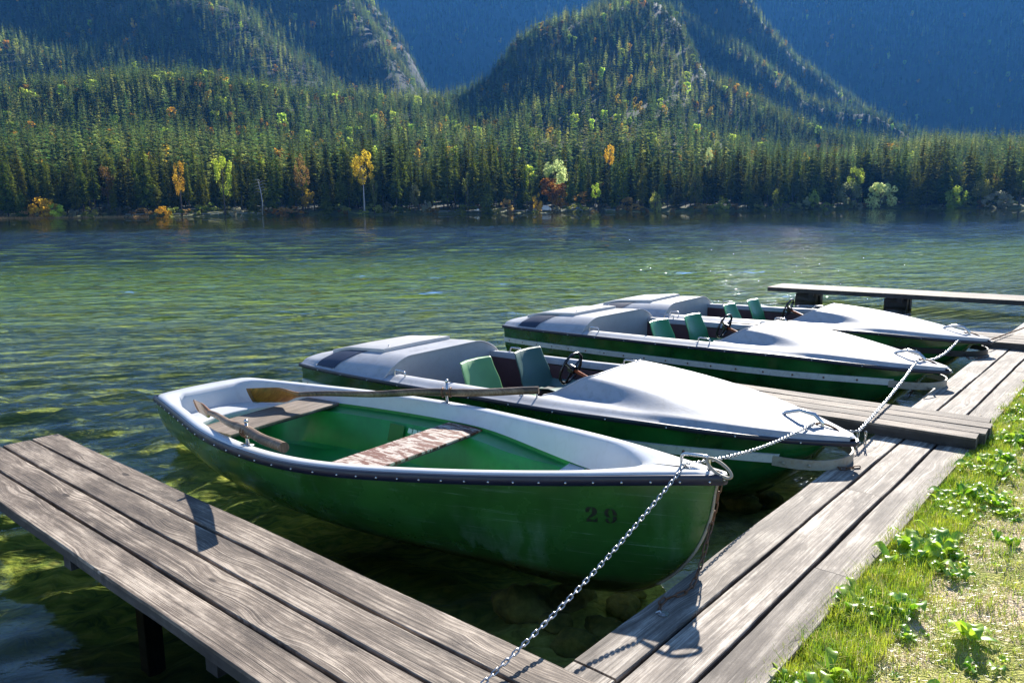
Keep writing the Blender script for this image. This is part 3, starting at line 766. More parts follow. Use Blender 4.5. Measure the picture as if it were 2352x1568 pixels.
    for sgn in (-1, 1):
        mb = MB(); rws = []; nX = 40
        for i in range(nX+1):
            x = CA+(xs_fore(.8)-CA)*i/nX; b = pb_(x/PL); r_ = []
            for e in (1, .985, .96, .93, .90, .87, .84, IN_V):
                r_.append((x, sgn*b*e, side_prof(e, pz_(x/PL))))
            zt = r_[-1][2]; r_.append((x, sgn*(b*IN_V-.006), zt-.006)); r_.append((x, sgn*(b*IN_V-.008), zt-.062))
            rws.append(r_)
        mb.rows(rws, flip=sgn < 0); mb.build('side_deck', M['deck_white'], P_, auto=60)
    mb = MB(); rws = []
    for i in range(45):
        u = i/44; r_ = []
        for j in range(61):
            v = -1+2*j/60; x = xs_fore(v)+u*(PL-xs_fore(v)); y = v*pb_(x/PL)
            z = deck_z(x, y, 'fore')
            if u < .04: z -= .0
            r_.append((x, y, z))
        rws.append(r_)
    mb.rows(rws)
    n = len(rws[0]); pre = [Vector(p) for p in rws[0]]; mb.tube([p for p in pre if abs(v_at(p.x, p.y)) < .78], .008, 6)
    mb.rows([[(x, y, z) for x, y, z in rws[-1]], [(PL+.03*math.cos(PI/2*(-1+2*j/60)), y, z-.012) for j, (x, y, z) in enumerate(rws[-1])]])
    mb.build('fore_deck', M['deck_white'], P_, auto=60)
    # cockpit tub
    mb = MB()
    for sgn in (-1, 1):
        mb.grid(lambda u, v: (CA+(xs_fore(.8)+.5-CA)*u, sgn*(pb_((CA+(xs_fore(.8)+.5-CA)*u)/PL)*IN_V-.012), (pz_(.4)-.02)*(1-v)+.07*v), 30, 4, flip=sgn > 0)
    mb.build('cockpit_lining', M['maroon'], P_)
    mb = MB(); mb.grid(lambda u, v: (CA+2.6*u, (-1+2*v)*pb_(.5)*.76, .075), 6, 6); mb.box((2.9, 0, .17), (.9, .22, .18)); mb.build('cockpit_floor', M['floor_dark'], P_, smooth=False)
    # engine hatch with curved after end
    mb = MB(); x0, x1 = .22, 1.06; yw = .47; rws = []
    for i in range(17):
        x = x0+(x1-x0)*i/16; wv = yw*(1-.10*(1-i/16)); 
        zt = max(deck_z(x, 0, 'aft'), deck_z(x, .3, 'aft')) + .030; r_ = []
        for y, dz in [(-wv, -.055), (-wv, 0), (-wv*.98, .004), (-wv*.5, .008), (0, .010), (wv*.5, .008), (wv*.98, .004), (wv, 0), (wv, -.055)]:
            r_.append((x, y, zt+dz))
        rws.append(r_)
    mb.rows(rws, flip=True)
    for rr in (rws[0], rws[-1]):
        b = len(mb.v); mb.v += rr; mb.f.append(tuple(b+i for i in range(len(rr)))); mb.m.append(0)
    for y in (-.36, .36): mb.ball((x1-.05, y, rws[-1][4][2]+.006), .010, 6, mi=1)
    mb.build('hatch', [M['hatch_white'], M['chrome']], P_, auto=40)
    for sgn in (-1, 1):
        mb = MB(); rws = []
        for i in range(13):
            r_ = []
            for j in range(11):
                a, c = i/12, j/10
                v = .95-.43*c; x = .30+.34*a+.18*c*(.4+.6*a); y = sgn*v*pb_(x/PL); r_.append((x, y, deck_z(x, y, 'aft')+.006))
            rws.append(r_)
        mb.rows(rws, flip=sgn > 0)
        for a, c in ((0, 0), (12, 0), (0, 10), (12, 10)): mb.ball(rws[a][c], .008, 6, mi=1)
        mb.build('vent_panel', [M['navy_panel'], M['chrome']], P_)
    # four grab handles on the side decks
    for x, s_ in ((1.50, -1), (2.98, -1), (1.66, 1), (3.02, 1)):
        y = s_*pb_(x/PL)*.86; z = pz_(x/PL)+.045; u_handle(P_, 'handle', (x, y, z), (x+.14, s_*pb_((x+.14)/PL)*.86, z), .05, .008)
    # mooring loop on the bow
    mb = MB(); zc = pz_(.93)+.045
    pts = [(4.72, 0, zc-.005), (4.80, 0, zc+.06), (4.90, 0, zc+.092), (5.0, 0, zc+.075), (5.06, 0, zc+.02), (5.05, 0, zc-.02)]
    mb.tube(pts, [.011, .014, .016, .016, .014, .012], 8); mb.box((4.84, 0, zc-.012), (.34, .045, .008)); mb.box((4.67, .03, zc-.004), (.12, .012, .006), rz=.5); mb.box((4.67, -.03, zc-.004), (.12, .012, .006), rz=-.5)
    for x in (4.62, 4.75, 5.0): mb.ball((x, .012, zc-.004), .008, 6)
    mb.build('mooring_loop', M['chrome'], P_, auto=50)
    # bucket seats
    for mat, yc, dx in zip(seats, (-.34, .33), (sdx, sdx+.08)):
        mb = MB(); prof = [(.42, .30), (.40, .345), (.30, .36), (.10, .335), (.02, .34), (-.02, .40), (-.06, .50), (-.115, .62), (-.14, .69), (-.155, .70)]
        rws = []
        for (px, pz) in prof:
            r_ = []
            for e in (-1, -.97, -.8, -.4, 0, .4, .8, .97, 1):
                hw = .235*(1-.12*smooth01((pz-.4)/.3)); wing = .055*smooth01((abs(e)-.45)/.55)
                back = smooth01((pz-.34)/.12)
                r_.append((2.20+dx+px+wing*back*.7, yc+e*hw, pz*.97-.02+wing*(1-back)*.8))
            rws.append(r_)
        mb.rows(rws); st = mb.build('seat', M[mat], P_, auto=50, solid=.008)
        mb = MB(); mb.box((2.38+dx, yc, .20), (.12, .14, .25)); mb.build('seat_base', M["floor_dark"], st, smooth=False)
    # steering wheel
    mb = MB(); c = Vector((2.86, .10, .60)); ax = Vector((-.94, 0, .34)).normalized(); e1 = Vector((0, 1, 0)); e2 = ax.cross(e1).normalized(); rw = .148
    mb.tube([c+e1*math.cos(a)*rw+e2*math.sin(a)*rw for a in [2*PI*i/40 for i in range(40)]], [.0125+.003*math.cos(i*PI/2) for i in range(40)], 8, closed=True)
    for a in (PI/2, PI/2+2.1, PI/2-2.1):
        d = e1*math.cos(a)+e2*math.sin(a); mb.tube([c+ax*-.02+d*.02, c+d*rw*.6-ax*.008, c+d*rw], [.016, .011, .012], 6)
    mb.tube([c+ax*.012, c-ax*.05], .036, 12)
    whl = mb.build('steering_wheel', M['black'], P_, auto=50)
    mb = MB(); mb.tube([c-ax*.04, c+Vector((.28, 0, -.10)), c+Vector((.62, 0, -.22))], .016, 8); mb.build('steering_shaft', M['orange'], whl)
    if marks:
        txt = bpy.data.curves.new('t', 'FONT'); txt.body = 'Pers. 4'; txt.size = .085; txt.extrude = 0
        to = bpy.data.objects.new('t', txt); COL.objects.link(to); dg = bpy.context.evaluated_depsgraph_get(); me = bpy.data.meshes.new_from_object(to.evaluated_get(dg))
        mb = MB(); vs = []
        for v in me.vertices:
            x, y = 1.22-v.co.y*1.0, -.34+v.co.x; x = 1.20+ -v.co.y; vs.append((1.26-(.085*0)+(-v.co.y)+.04, -.30+v.co.x, deck_z(1.26-v.co.y, -.30+v.co.x, 'aft')+.004))
        # letters run across the deck and are read from the cockpit
        vs = [(1.24+v.co.y, .05-v.co.x+.0, deck_z(min(1.24+v.co.y, CA), .05-v.co.x, 'aft')+.004) for v in me.vertices]
        vs = [(1.30-v.co.y, -.32+v.co.x, deck_z(1.30-v.co.y, -.32+v.co.x, 'aft')+.004) for v in me.vertices]
        mb.add(vs, [tuple(p.vertices) for p in me.polygons]); mb.build('lettering', M['faint_mark'], P_, smooth=False)
        bpy.data.objects.remove(to)
    return P_
p1 = make_pedal('strip', ('seat_pale', 'seat_dull'), True)
p1.location = (-1.787, 8.32, 0); p1.rotation_euler = (0, 0, R(-38.27))
tag(p1, 'pedal boat with one pale and one dull green seat, right behind the rowing boat', 'pedal boat', 'pedal boats moored at the landing')
p2 = make_pedal('strip', ('seat_bright', 'seat_bright'), sdx=.13)
p2.location = (.335, 10.805, 0); p2.rotation_euler = (0, 0, R(-41.86))
tag(p2, 'middle pedal boat with two bright green seats, white fender strip and a green rudder', 'pedal boat', 'pedal boats moored at the landing')
mb = MB(); mb.rows([[(-.04, y, .30), (-.10, y, .28), (-.20, y, .05), (-.30, y, -.1), (-.02, y, -.1)] for y in (-.03, .03)], closev=True); 
mb.v = [(a, b-.25, c) for a, b, c in mb.v]
b = len(mb.v); mb.f += [(0, 1, 2, 3, 4), (9, 8, 7, 6, 5)]; mb.m += [0, 0]; mb.build('rudder', M['ped_green'], p2, smooth=False, bevel=.01)
p3 = make_pedal('strip_dark', ('seat_bright', 'seat_bright'), sdx=.10)
p3.location = (1.497, 12.123, 0); p3.rotation_euler = (0, 0, R(-37.86))
tag(p3, 'farthest pedal boat with two green seats and a black fender strip', 'pedal boat', 'pedal boats moored at the landing')

# ---- chains -----------------------------------------------------------
def chain(pts, pitch, wire, width, name, mat, label, group='mooring chains', seed=0, sag=0, twist=1):
    """real links threaded along a path of points"""
    P_ = [Vector(p) for p in pts]
    if sag and len(P_) == 2:
        a, b = P_; P_ = [a.lerp(b, i/24)-Vector((0, 0, sag*4*(i/24)*(1-i/24))) for i in range(25)]
    seg = [(P_[i+1]-P_[i]).length for i in range(len(P_)-1)]; L = sum(seg); n = max(2, int(L/pitch))
    def atl(s):
        s = min(max(s, 0), L)
        for i, g in enumerate(seg):
            if s <= g or i == len(seg)-1: return P_[i].lerp(P_[i+1], min(1, s/g))
            s -= g
    mb = MB(); q = random.Random(seed)
    for k in range(n):
        c = atl((k+.5)*L/n); d = (atl((k+1)*L/n)-atl(k*L/n)).normalized()
        a = Vector((0, 0, 1)) if abs(d.z) < .95 else Vector((1, 0, 0)); s1 = d.cross(a).normalized(); s2 = d.cross(s1)
        an = (PI/4 if k % 2 else -PI/4)+q.uniform(-.25, .25)*twist; s = s1*math.cos(an)+s2*math.sin(an)
        hl = pitch*.5+wire*1.0-width*.5+.0; hw = width*.5-wire*.5
        ring = []
        for i in range(5): t = -PI/2+PI*i/4; ring.append(c+d*(hl+hw*math.cos(t))+s*hw*math.sin(t))
        for i in range(5): t = PI/2+PI*i/4; ring.append(c+d*(-hl+hw*math.cos(t))+s*hw*math.sin(t))
        mb.tube(ring, wire*.5, 5, closed=True)
    return tag(mb.build(name, mat, smooth=True), label, 'chain', group)
def wloc(root, p):
    return Matrix.Translation(root.location) @ Matrix.Rotation(root.rotation_euler[2], 4, 'Z') @ Vector(p)
rowbow = wloc(row, (4.60, -.015, rz_(.96)+.035)); over = wloc(row, (4.63, -(rb(4.63/RL)+.030), rz_(.965)+.022))
bw = [wloc(p, (5.0, 0, pz_(.93)+.06)) for p in (p1, p2, p3)]
gnd = at(1040, 1632, JZ+.01)
chain([gnd.lerp(over, i/24)-Vector((0, 0, .045*4*(i/24)*(1-i/24))) for i in range(25)]+[rowbow], .030, .0070, .021, 'chain', M['chain'], 'bright steel chain rising from the foreground jetty to the bow of the rowing boat', seed=1)
chain([rowbow, bw[0]], .026, .0068, .020, 'chain', M['chain'], 'steel chain strung between the rowing boat and the nearest pedal boat', seed=2, sag=.05)
hook = at(1972, 990, .36)
chain([bw[0], hook], .026, .0075, .021, 'chain', M['chain'], 'short level chain from the nearest pedal boat to the side of the middle jetty', seed=3, sag=.02)
chain([hook, bw[1]], .030, .009, .025, 'chain', M['chain'], 'steel chain running over the middle jetty to the middle pedal boat', seed=4, sag=.03)
chain([hook+Vector((-.01, -.02, .0)), hook+Vector((-.03, -.03, -.24))], .030, .009, .022, 'chain', M['chain'], 'left one of two chain ends hanging beside the middle jetty', seed=5)
chain([hook+Vector((.05, -.01, .0)), hook+Vector((.045, -.01, -.20))], .030, .009, .022, 'chain', M['chain'], 'right one of two chain ends hanging beside the middle jetty', seed=6)
chain([bw[1], bw[2]], .034, .010, .028, 'chain', M['chain'], 'steel chain hanging between the middle and the farthest pedal boat', seed=7, sag=.12)
e_ = at(2420, 728, .34)
chain([bw[2], at(2270, 782, .35), e_], .034, .008, .022, 'chain', M['rust'], 'brownish chain leading from the farthest pedal boat off to the right', seed=8)
# rusty chain from the rowing boat's bow down onto the landing
tipw = wloc(row, (4.80, 0, .655))
def an(x, y, z): return atn(x, y, z)
rp = [tipw, an(2852, 2075, .44), an(2836, 2131, .39), an(2812, 2227, .31), an(2801, 2265, .30), an(2770, 2338, QZ+.012), an(2740, 2368, QZ+.010), an(2690, 2383, QZ+.010), an(2650, 2402, QZ+.010), an(2636, 2440, QZ+.012)]
chain(rp, .058, .0085, .026, 'chain', M['rust'], 'rusty long linked chain hanging from the rowing boat bow onto the landing', seed=9, twist=.4)
c = an(2652, 2456, QZ+.002); mb = MB(); mb.tube([c, c+Vector((0, 0, .005))], .024, 20); mb.tube([c+Vector((0, 0, .005)), c+Vector((0, 0, .012))], .010, 6); mb.tube([c+Vector((-.03, .01, .004)), c+Vector((-.015, .008, .012)), c], .005, 6)
tag(mb.build('eye_bolt', M['chain'], auto=30), 'round steel washer and bolt holding the rusty chain to the landing board', 'bolt')
def oval(c, rx, ry, rad, mat, rot, name, label, cat='shackle'):
    mb = MB(); mb.tube([(rx*math.cos(a)*(1 if math.cos(a) > 0 else .9), ry*math.sin(a), 0) for a in [2*PI*i/28 for i in range(28)]], rad, 8, closed=True)
    o = mb.build(name, M[mat], auto=60); o.location = c; o.rotation_euler = rot; return tag(o, label, cat, 'shackles on the bows')
oval(wloc(row, (4.79, -.012, .730)), .075, .026, .008, 'bumper', (R(62), R(28), R(-38)), 'shackle', 'pale oval shackle through the bow handle of the rowing boat')
for p, nm_ in ((p1, 'nearest'), (p2, 'middle'), (p3, 'farthest')):
    oval(wloc(p, (5.09, 0, pz_(.95)+.045)), .085, .030, .008, 'rust', (R(35), R(14), p.rotation_euler[2]), 'shackle', 'rusty brown shackle hooked in the bow loop of the %s pedal boat' % nm_)
def rope(ptl, rad, label, mat='bumper'):
    mb = MB(); mb.tube(ptl, rad, 6); tag(mb.build('rope', M[mat]), label, 'rope')
for p, (x, y), nm_ in ((p1, (3440, 1866), 'nearest'), (p3, (3952, 1427), 'farthest')):
    st = wloc(p, (5.03, -.03, .22)); e2 = an(x, y, QZ+.012); m_ = an(x-75, y+8, QZ+.012)
    chain([st, m_, e2], .05, .008, .024, 'chain', M['rust'], 'short rusty chain lying under the bow of the %s pedal boat' % nm_, seed=12)
st = wloc(p2, (5.10, -.02, .30)); chain([wloc(p2, (5.02, -.06, pz_(.95)+.03)), wloc(p2, (5.03, -.10, .30)), wloc(p2, (4.98, -.12, .12))], .04, .007, .02, 'chain', M['rust'], 'thin rusty chain hanging down the bow of the middle pedal boat', seed=13)
rope([wloc(p2, (5.06, -.02, .20)), an(3740, 1555, .30), an(3695, 1590, QZ+.014)], .009, 'short stiff pale rope under the bow of the middle pedal boat')
# ------------------------------------------------------------------ far shore, hills and forest
def shore_r(x):      # distance of the far waterline for a column of the 2352-wide view
    ysh = 503-26*(x/2352.0) if 0 <= x <= 2352 else (503 if x < 0 else 477)
    d = ray(min(max(x, 0), 2352), ysh); el = -d.z/math.hypot(d.x, d.y); return min(2.0/el, 430)
def dirxy(x):
    d = ray(x, 479); return Vector((d.x, d.y, 0)).normalized()
def el_of(x, y): d = ray(x, y); return d.z/math.hypot(d.x, d.y)
Y_A = [(-900, 60), (-300, 130), (0, 215), (100, 195), (330, 172), (480, 188), (600, 200), (700, 215), (850, 222), (950, 226), (1080, 210), (1120, 195), (1175, 130), (1200, 100), (1300, 50), (1400, 22), (1500, 15), (1545, 45), (1575, 105), (1610, 160), (1680, 198), (1750, 240), (1830, 278), (1920, 306), (2050, 336), (2352, 352), (3250, 360)]
R_A = [(-900, 760), (0, 760), (600, 760), (900, 880), (1200, 1050), (1500, 1120), (1800, 980), (2100, 760), (3250, 700)]
Y_B = [(-900, -120), (0, -90), (500, -100), (700, -90), (820, -30), (900, 50), (950, 130), (1000, 230), (1060, 330), (1130, 330), (1250, 120), (1400, -40), (1560, -60), (1680, -10), (1760, 70), (1850, 150), (1950, 240), (2050, 315), (2200, 380), (3250, 420)]
Y_C = [(-900, -80), (600, -90), (1000, -100), (1400, -80), (1800, -95), (2200, -80), (3250, -60)]
def vnoise(x, y):
    return math.sin(x*1.0+2.1*math.sin(y*.7))*.5+math.sin(y*1.9+1.3*math.sin(x*1.7))*.3+math.sin(x*3.7-y*2.9)*.2
PX = np.linspace(-900, 3250, 260)
FR = np.concatenate([np.linspace(0, .12, 8)[:-1], np.linspace(.12, 1, 90)])
RMAX = 3300.0
grid_xyz = []; Zt = np.zeros((len(PX), len(FR))); Rt = np.zeros_like(Zt); Dx = np.zeros(len(PX)); Dy = np.zeros(len(PX))
for i, x in enumerate(PX):
    rs = shore_r(x); d = dirxy(x); Dx[i], Dy[i] = d.x, d.y
    rA = lerp_tab(x, R_A); zA = 2+rA*el_of(x, lerp_tab(x, Y_A))-6
    rB = 1650; zB = 2+rB*el_of(x, lerp_tab(x, Y_B))
    rC = 2900; zC = 2+rC*el_of(x, lerp_tab(x, Y_C))
    rv1 = rA+150; zv1 = max(zA*.80, 6); rv2 = 1760; zv2 = 60
    zB = max(zB, zv1*.6)
    ctrl = [(rs-3, -1.2), (rs, .05), (rs+1.2, .55), (rs+7, 1.2), (rs+14, 1.3), (rs+50, 4), (rs+120, 10)]
    rf = rs+135
    ctrl += [(rf, 14+.02*zA), (rf+(rA-rf)*.5, 14+(zA-14)*.40), (rA-60, zA*.90), (rA, zA), (rA+60, zA*.97), (rv1, zv1)]
    ctrl += [((rv1+rB)/2, (zv1+zB)/2*.96), (rB, zB), (rB+90, zB*.86 if zB > 100 else zv2), (rv2+150, max(zv2, zB*.5)), (2300, 60+(zC-60)*.48), (rC, zC), (RMAX, zC-120)]
    cr = np.array([a for a, b in ctrl]); cz = np.array([b for a, b in ctrl]); o_ = np.argsort(cr); cr = cr[o_]; cz = cz[o_]
    for j, f in enumerate(FR):
        r = (rs-3)+(RMAX-rs+3)*f**1.0 if f > .12 else (rs-3)+(RMAX-rs+3)*.12*(f/.12)**1.6
        if f > .12: r = (rs-3)+(RMAX-rs+3)*(.12+(f-.12)/(.88)*.88)
        z = float(np.interp(r, cr, cz)); wx, wy = d.x*r, d.y*r
        # spurs and gullies break up the slopes
        am = smooth01((r-rf)/250)*(1-.5*smooth01((r-rA+80)/60)*smooth01((rA+80-r)/60))
        z += am*(vnoise(wx/95, wy/260)*12+vnoise(wx/38+5, wy/90)*4.5)*min(1.9, .45+r/1300)+smooth01((r-1000)/300)*smooth01((1650-r)/120)*26*math.sin((wx*.75+wy)/62+1.0)
        Zt[i, j] = z; Rt[i, j] = r
tb = MB()
tb.v = [(float(Dx[i]*Rt[i, j]), float(Dy[i]*Rt[i, j]), float(Zt[i, j])) for i in range(len(PX)) for j in range(len(FR))]
nf = len(FR)
tb.f = [(i*nf+j, (i+1)*nf+j, (i+1)*nf+j+1, i*nf+j+1) for i in range(len(PX)-1) for j in range(nf-1)]
def hill_mat():
    m = NT('forest_floor'); p = m.geo(); z = m.sep(p)[2]
    n = m.noise(p, .03, 5, .6); n2 = m.noise(m.mapv(p, (1, 1, .3)), .11, 5, .7)
    c = m.ramp(n2, [(.35, (.008, .016, .008)), (.70, (.020, .032, .014)), (.82, (.08, .08, .065))])
    n3 = m.noise(m.mapv(p, (1, 1, 1)), .35, 4, .7)
    bank = m.ramp(n3, [(.35, (.03, .045, .012)), (.55, (.12, .14, .035)), (.7, (.30, .25, .09))])
    c = m.mix(m.ramp(m.math('DIVIDE', z, 10, clamp=True), [(.12, 1), (.3, 0)]), c, bank)
    m.pr(Base__Color=c, Roughness=1.0); return m.mat
tb.m = [0]*len(tb.f)
tag(tb.build('hills', hill_mat()), kind='structure')
def ground_z(px, r):
    """height of the hills at column px (array) and distance r (array)"""
    px = np.asarray(px, float); r = np.asarray(r, float)
    ix = np.clip((px-PX[0])/(PX[1]-PX[0]), 0, len(PX)-1.001); i0 = ix.astype(int); fx = ix-i0
    out = np.zeros_like(r)
    for q in range(len(r)):
        a = np.interp(r[q], Rt[i0[q]], Zt[i0[q]]); b = np.interp(r[q], Rt[i0[q]+1], Zt[i0[q]+1]); out[q] = a*(1-fx[q])+b*fx[q]
    return out
def gpos(px, r):
    ix = min(max((px-PX[0])/(PX[1]-PX[0]), 0), len(PX)-1.001); i = int(ix); f = ix-i
    dx = Dx[i]*(1-f)+Dx[i+1]*f; dy = Dy[i]*(1-f)+Dy[i+1]*f; return Vector((dx*r, dy*r, float(ground_z([px], [r])[0])))

def leaf_mat(name, c1, c2, trans=.35, hue=.03, nscale=.35):
    m = NT(name); co = m.coord(); r = m.rand()
    n = m.noise(co, nscale, 3, .6)
    c = m.mix(m.ramp(n, [(.35, 0), (.65, 1)]), c1, c2)
    h = m.n('ShaderNodeHueSaturation'); m.set(h, 'Color', c); m.set(h, 'Hue', m.math('ADD', .5-hue*.5, m.math('MULTIPLY', r, hue))); m.set(h, 'Value', m.math('ADD', .45, m.math('MULTIPLY', m.math('FRACT', m.math('MULTIPLY', r, 7.13)), 1.15)))
    d = m.n('ShaderNodeBsdfDiffuse'); m.set(d, 'Color', h.outputs[0]); t = m.n('ShaderNodeBsdfTranslucent'); m.set(t, 'Color', h.outputs[0])
    mx = m.n('ShaderNodeMixShader'); mx.inputs[0].default_value = trans; m.t.links.new(d.outputs[0], mx.inputs[1]); m.t.links.new(t.outputs[0], mx.inputs[2]); m.t.links.new(mx.outputs[0], m.out.inputs[0])
    return m.mat
def bark_mat(name, a, b):
    m = NT(name); co = m.coord(); n = m.noise(m.mapv(co, (3, 3, .6)), 1, 4, .6)
    m.pr(Base__Color=m.ramp(n, [(.3, a), (.7, b)]), Roughness=.95); return m.mat
M['spruce'] = leaf_mat('spruce_needles', (.055, .085, .011), (.20, .22, .026), .5, .06)
M['spruce_far'] = leaf_mat('hill_spruce_needles', (.045, .095, .026), (.17, .21, .05), .5, .07)
M['larch'] = leaf_mat('larch_needles', (.24, .29, .07), (.36, .38, .09), .45, .05)
M['yellow'] = leaf_mat('yellow_leaves', (.42, .27, .02), (.60, .42, .04), .6, .03)
M['orange_l'] = leaf_mat('orange_leaves', (.48, .24, .02), (.62, .38, .04), .6, .03)
M['rust_l'] = leaf_mat('rust_leaves', (.38, .12, .02), (.55, .24, .03), .6, .03)
M['lime'] = leaf_mat('lime_leaves', (.30, .42, .04), (.48, .56, .08), .6, .03)
M['pale'] = leaf_mat('pale_leaves', (.36, .42, .16), (.56, .60, .26), .6, .03)
M['brown_l'] = leaf_mat('brown_leaves', (.24, .15, .05), (.40, .26, .07), .6, .03)
M['olive'] = leaf_mat('olive_shrub_leaves', (.14, .18, .03), (.34, .34, .08), .6, .05)
M['grey_l'] = leaf_mat('grey_shrub_leaves', (.20, .20, .13), (.34, .33, .22), .6, .03)
M['bark'] = bark_mat('spruce_bark', (.035, .028, .022), (.10, .08, .065))
M['birch'] = bark_mat('pale_bark', (.25, .24, .21), (.5, .48, .44))

def conifer(h, rad, levels, per, seed, twigs=3, bare=.14, name='crown', mat='spruce', wid=.5):
    q = random.Random(seed); V = []; Fc = []
    def tri(a, b, c): n = len(V); V.extend([a, b, c]); Fc.append((n, n+1, n+2))
    z0 = h*bare
    for L in range(levels):
        k = (L+q.uniform(-.3, .3))/levels; k = min(max(k, 0), 1); z = z0+(h-z0)*k**.93
        rr = rad*((1-k)**.78)*(.85+.15*math.sin(k*9+seed))*(1-.35*max(0, .16-k)/.16)+.12
        n = max(3, int(per*(1-.45*k)))
        a0 = q.uniform(0, 6.28)
        for b in range(n):
            if q.random() < .10: continue
            an = a0+2*PI*(b+q.uniform(-.35, .35))/n; ln = rr*q.uniform(.62, 1.18); zz = z+q.uniform(-.3, .3)*h/levels
            ca, sa = math.cos(an), math.sin(an); up_ = .10*ln; dr = ln*q.uniform(.22, .45)*(1-.6*k)
            w_ = ln*wid*q.uniform(.7, 1.1)*.5
            p0 = Vector((0, 0, zz)); p1 = Vector((ca*ln*.5, sa*ln*.5, zz-dr*.30)); p2 = Vector((ca*ln, sa*ln, zz-dr+up_))
            sv = Vector((-sa, ca, 0))
            tri(p0, p1+sv*w_-Vector((0, 0, w_*.35)), p1-sv*w_-Vector((0, 0, w_*.35))) if twigs < 2 else None
            if twigs < 2:
                tri(p1+sv*w_-Vector((0, 0, w_*.35)), p2, p1-sv*w_-Vector((0, 0, w_*.35)))
            else:
                for t in range(twigs):
                    f = (t+.6)/twigs; c = p0.lerp(p1, f*2) if f < .5 else p1.lerp(p2, f*2-1); tw = ln*.46*(1.15-f*.7)*q.uniform(.7, 1.25); bw = ln*.19
                    fr = Vector((ca, sa, 0))
                    for s in (-1, 1):
                        e = c+sv*s*tw+fr*tw*.45-Vector((0, 0, tw*q.uniform(.3, .8))); tri(c-fr*bw, c+fr*bw, e)
                    e = c+fr*bw*2.6-Vector((0, 0, ln*.30*q.uniform(.6, 1.4))); tri(c+sv*bw*1.1, c-sv*bw*1.1, e)
    mb = MB(); mb.v = [tuple(v) for v in V]; mb.f = Fc; mb.m = [0]*len(Fc)
    tip = Vector((0, 0, h)); mb.add([(.12, 0, h*.96), (-.06, .10, h*.96), (-.06, -.1, h*.96), (0, 0, h*1.015)], [(0, 1, 3), (1, 2, 3), (2, 0, 3)])
    return mb
def broadleaf(h, rx, rzz, zc, seed, n=1300, ls=.42, clumps=26, gap=.0):
    q = random.Random(seed); mb = MB(); cs = []
    for _ in range(clumps):
        while True:
            v = Vector((q.uniform(-1, 1), q.uniform(-1, 1), q.uniform(-1, 1)))
            if .25 < v.length < 1: break
        cs.append((v.normalized()*(v.length**.5)*.84, q.uniform(.20, .36)))
    for i in range(n):
        c, s = q.choice(cs); g = Vector((q.gauss(0, 1), q.gauss(0, 1), q.gauss(0, 1))); g = g.normalized()*q.uniform(.55, 1.0)*s; p = c+g
        P_ = Vector((p.x*rx, p.y*rx, zc+p.z*rzz)); nrm = (g.normalized()+Vector((q.gauss(0, .5), q.gauss(0, .5), q.gauss(0, .5)+.25))).normalized()
        a = nrm.cross(Vector((.3, .2, 1))).normalized(); b = nrm.cross(a); s_ = ls*q.uniform(.5, 1.15)
        mb.add([P_+a*s_, P_+b*s_*.8, P_-a*s_*.8, P_-b*s_], [(0, 1, 2, 3)])
    return mb, cs
def trunk_mb(h, r0, r1, lean=0, limbs=None, rx=1, rzz=1, zc=0):
    mb = MB(); pts = [Vector((lean*h*(i/6)**2*.1+.04*math.sin(i), .03*math.sin(i*2), h*i/6)) for i in range(7)]
    mb.tube(pts, [r0+(r1-r0)*(i/6)**.8 for i in range(7)], 7)
    if limbs:
        for c, s in limbs[:9]:
            e = Vector((c.x*rx, c.y*rx, zc+c.z*rzz)); st = Vector((0, 0, max(h*.35, min(h*.9, e.z-rx*.7)))); mb.tube([st, st.lerp(e, .5)+Vector((0, 0, -.2)), e], [r1*1.4, r1*.9, r1*.3], 5)
    return mb

proto_col = bpy.data.collections.new('tree_kinds')     # source meshes for the hillside forest, not linked to the scene
def proto(name, mb, mats):
    o = mb.build(name, mats, smooth=False); COL.objects.unlink(o); proto_col.objects.link(o); return o
far_kinds = []
for k in range(4):
    mb = conifer(1.0*24, 3.9+.4*k, 14, 7, 40+k, twigs=1, bare=.06, wid=.95)
    far_kinds.append(proto('spruce_%s' % 'abcd'[k], mb, M['spruce_far']))
mb = conifer(22, 4.2, 13, 7, 60, twigs=1, bare=.06, wid=.95); far_kinds.append(proto('spruce_larch', mb, M['larch']))
for k, mt in enumerate(('yellow', 'orange_l', 'lime')):
    mb, _ = broadleaf(14, 4.6, 5.8, 9, 70+k, 260, 1.0, 12); far_kinds.append(proto('tree_%s' % mt, mb, M[mt]))

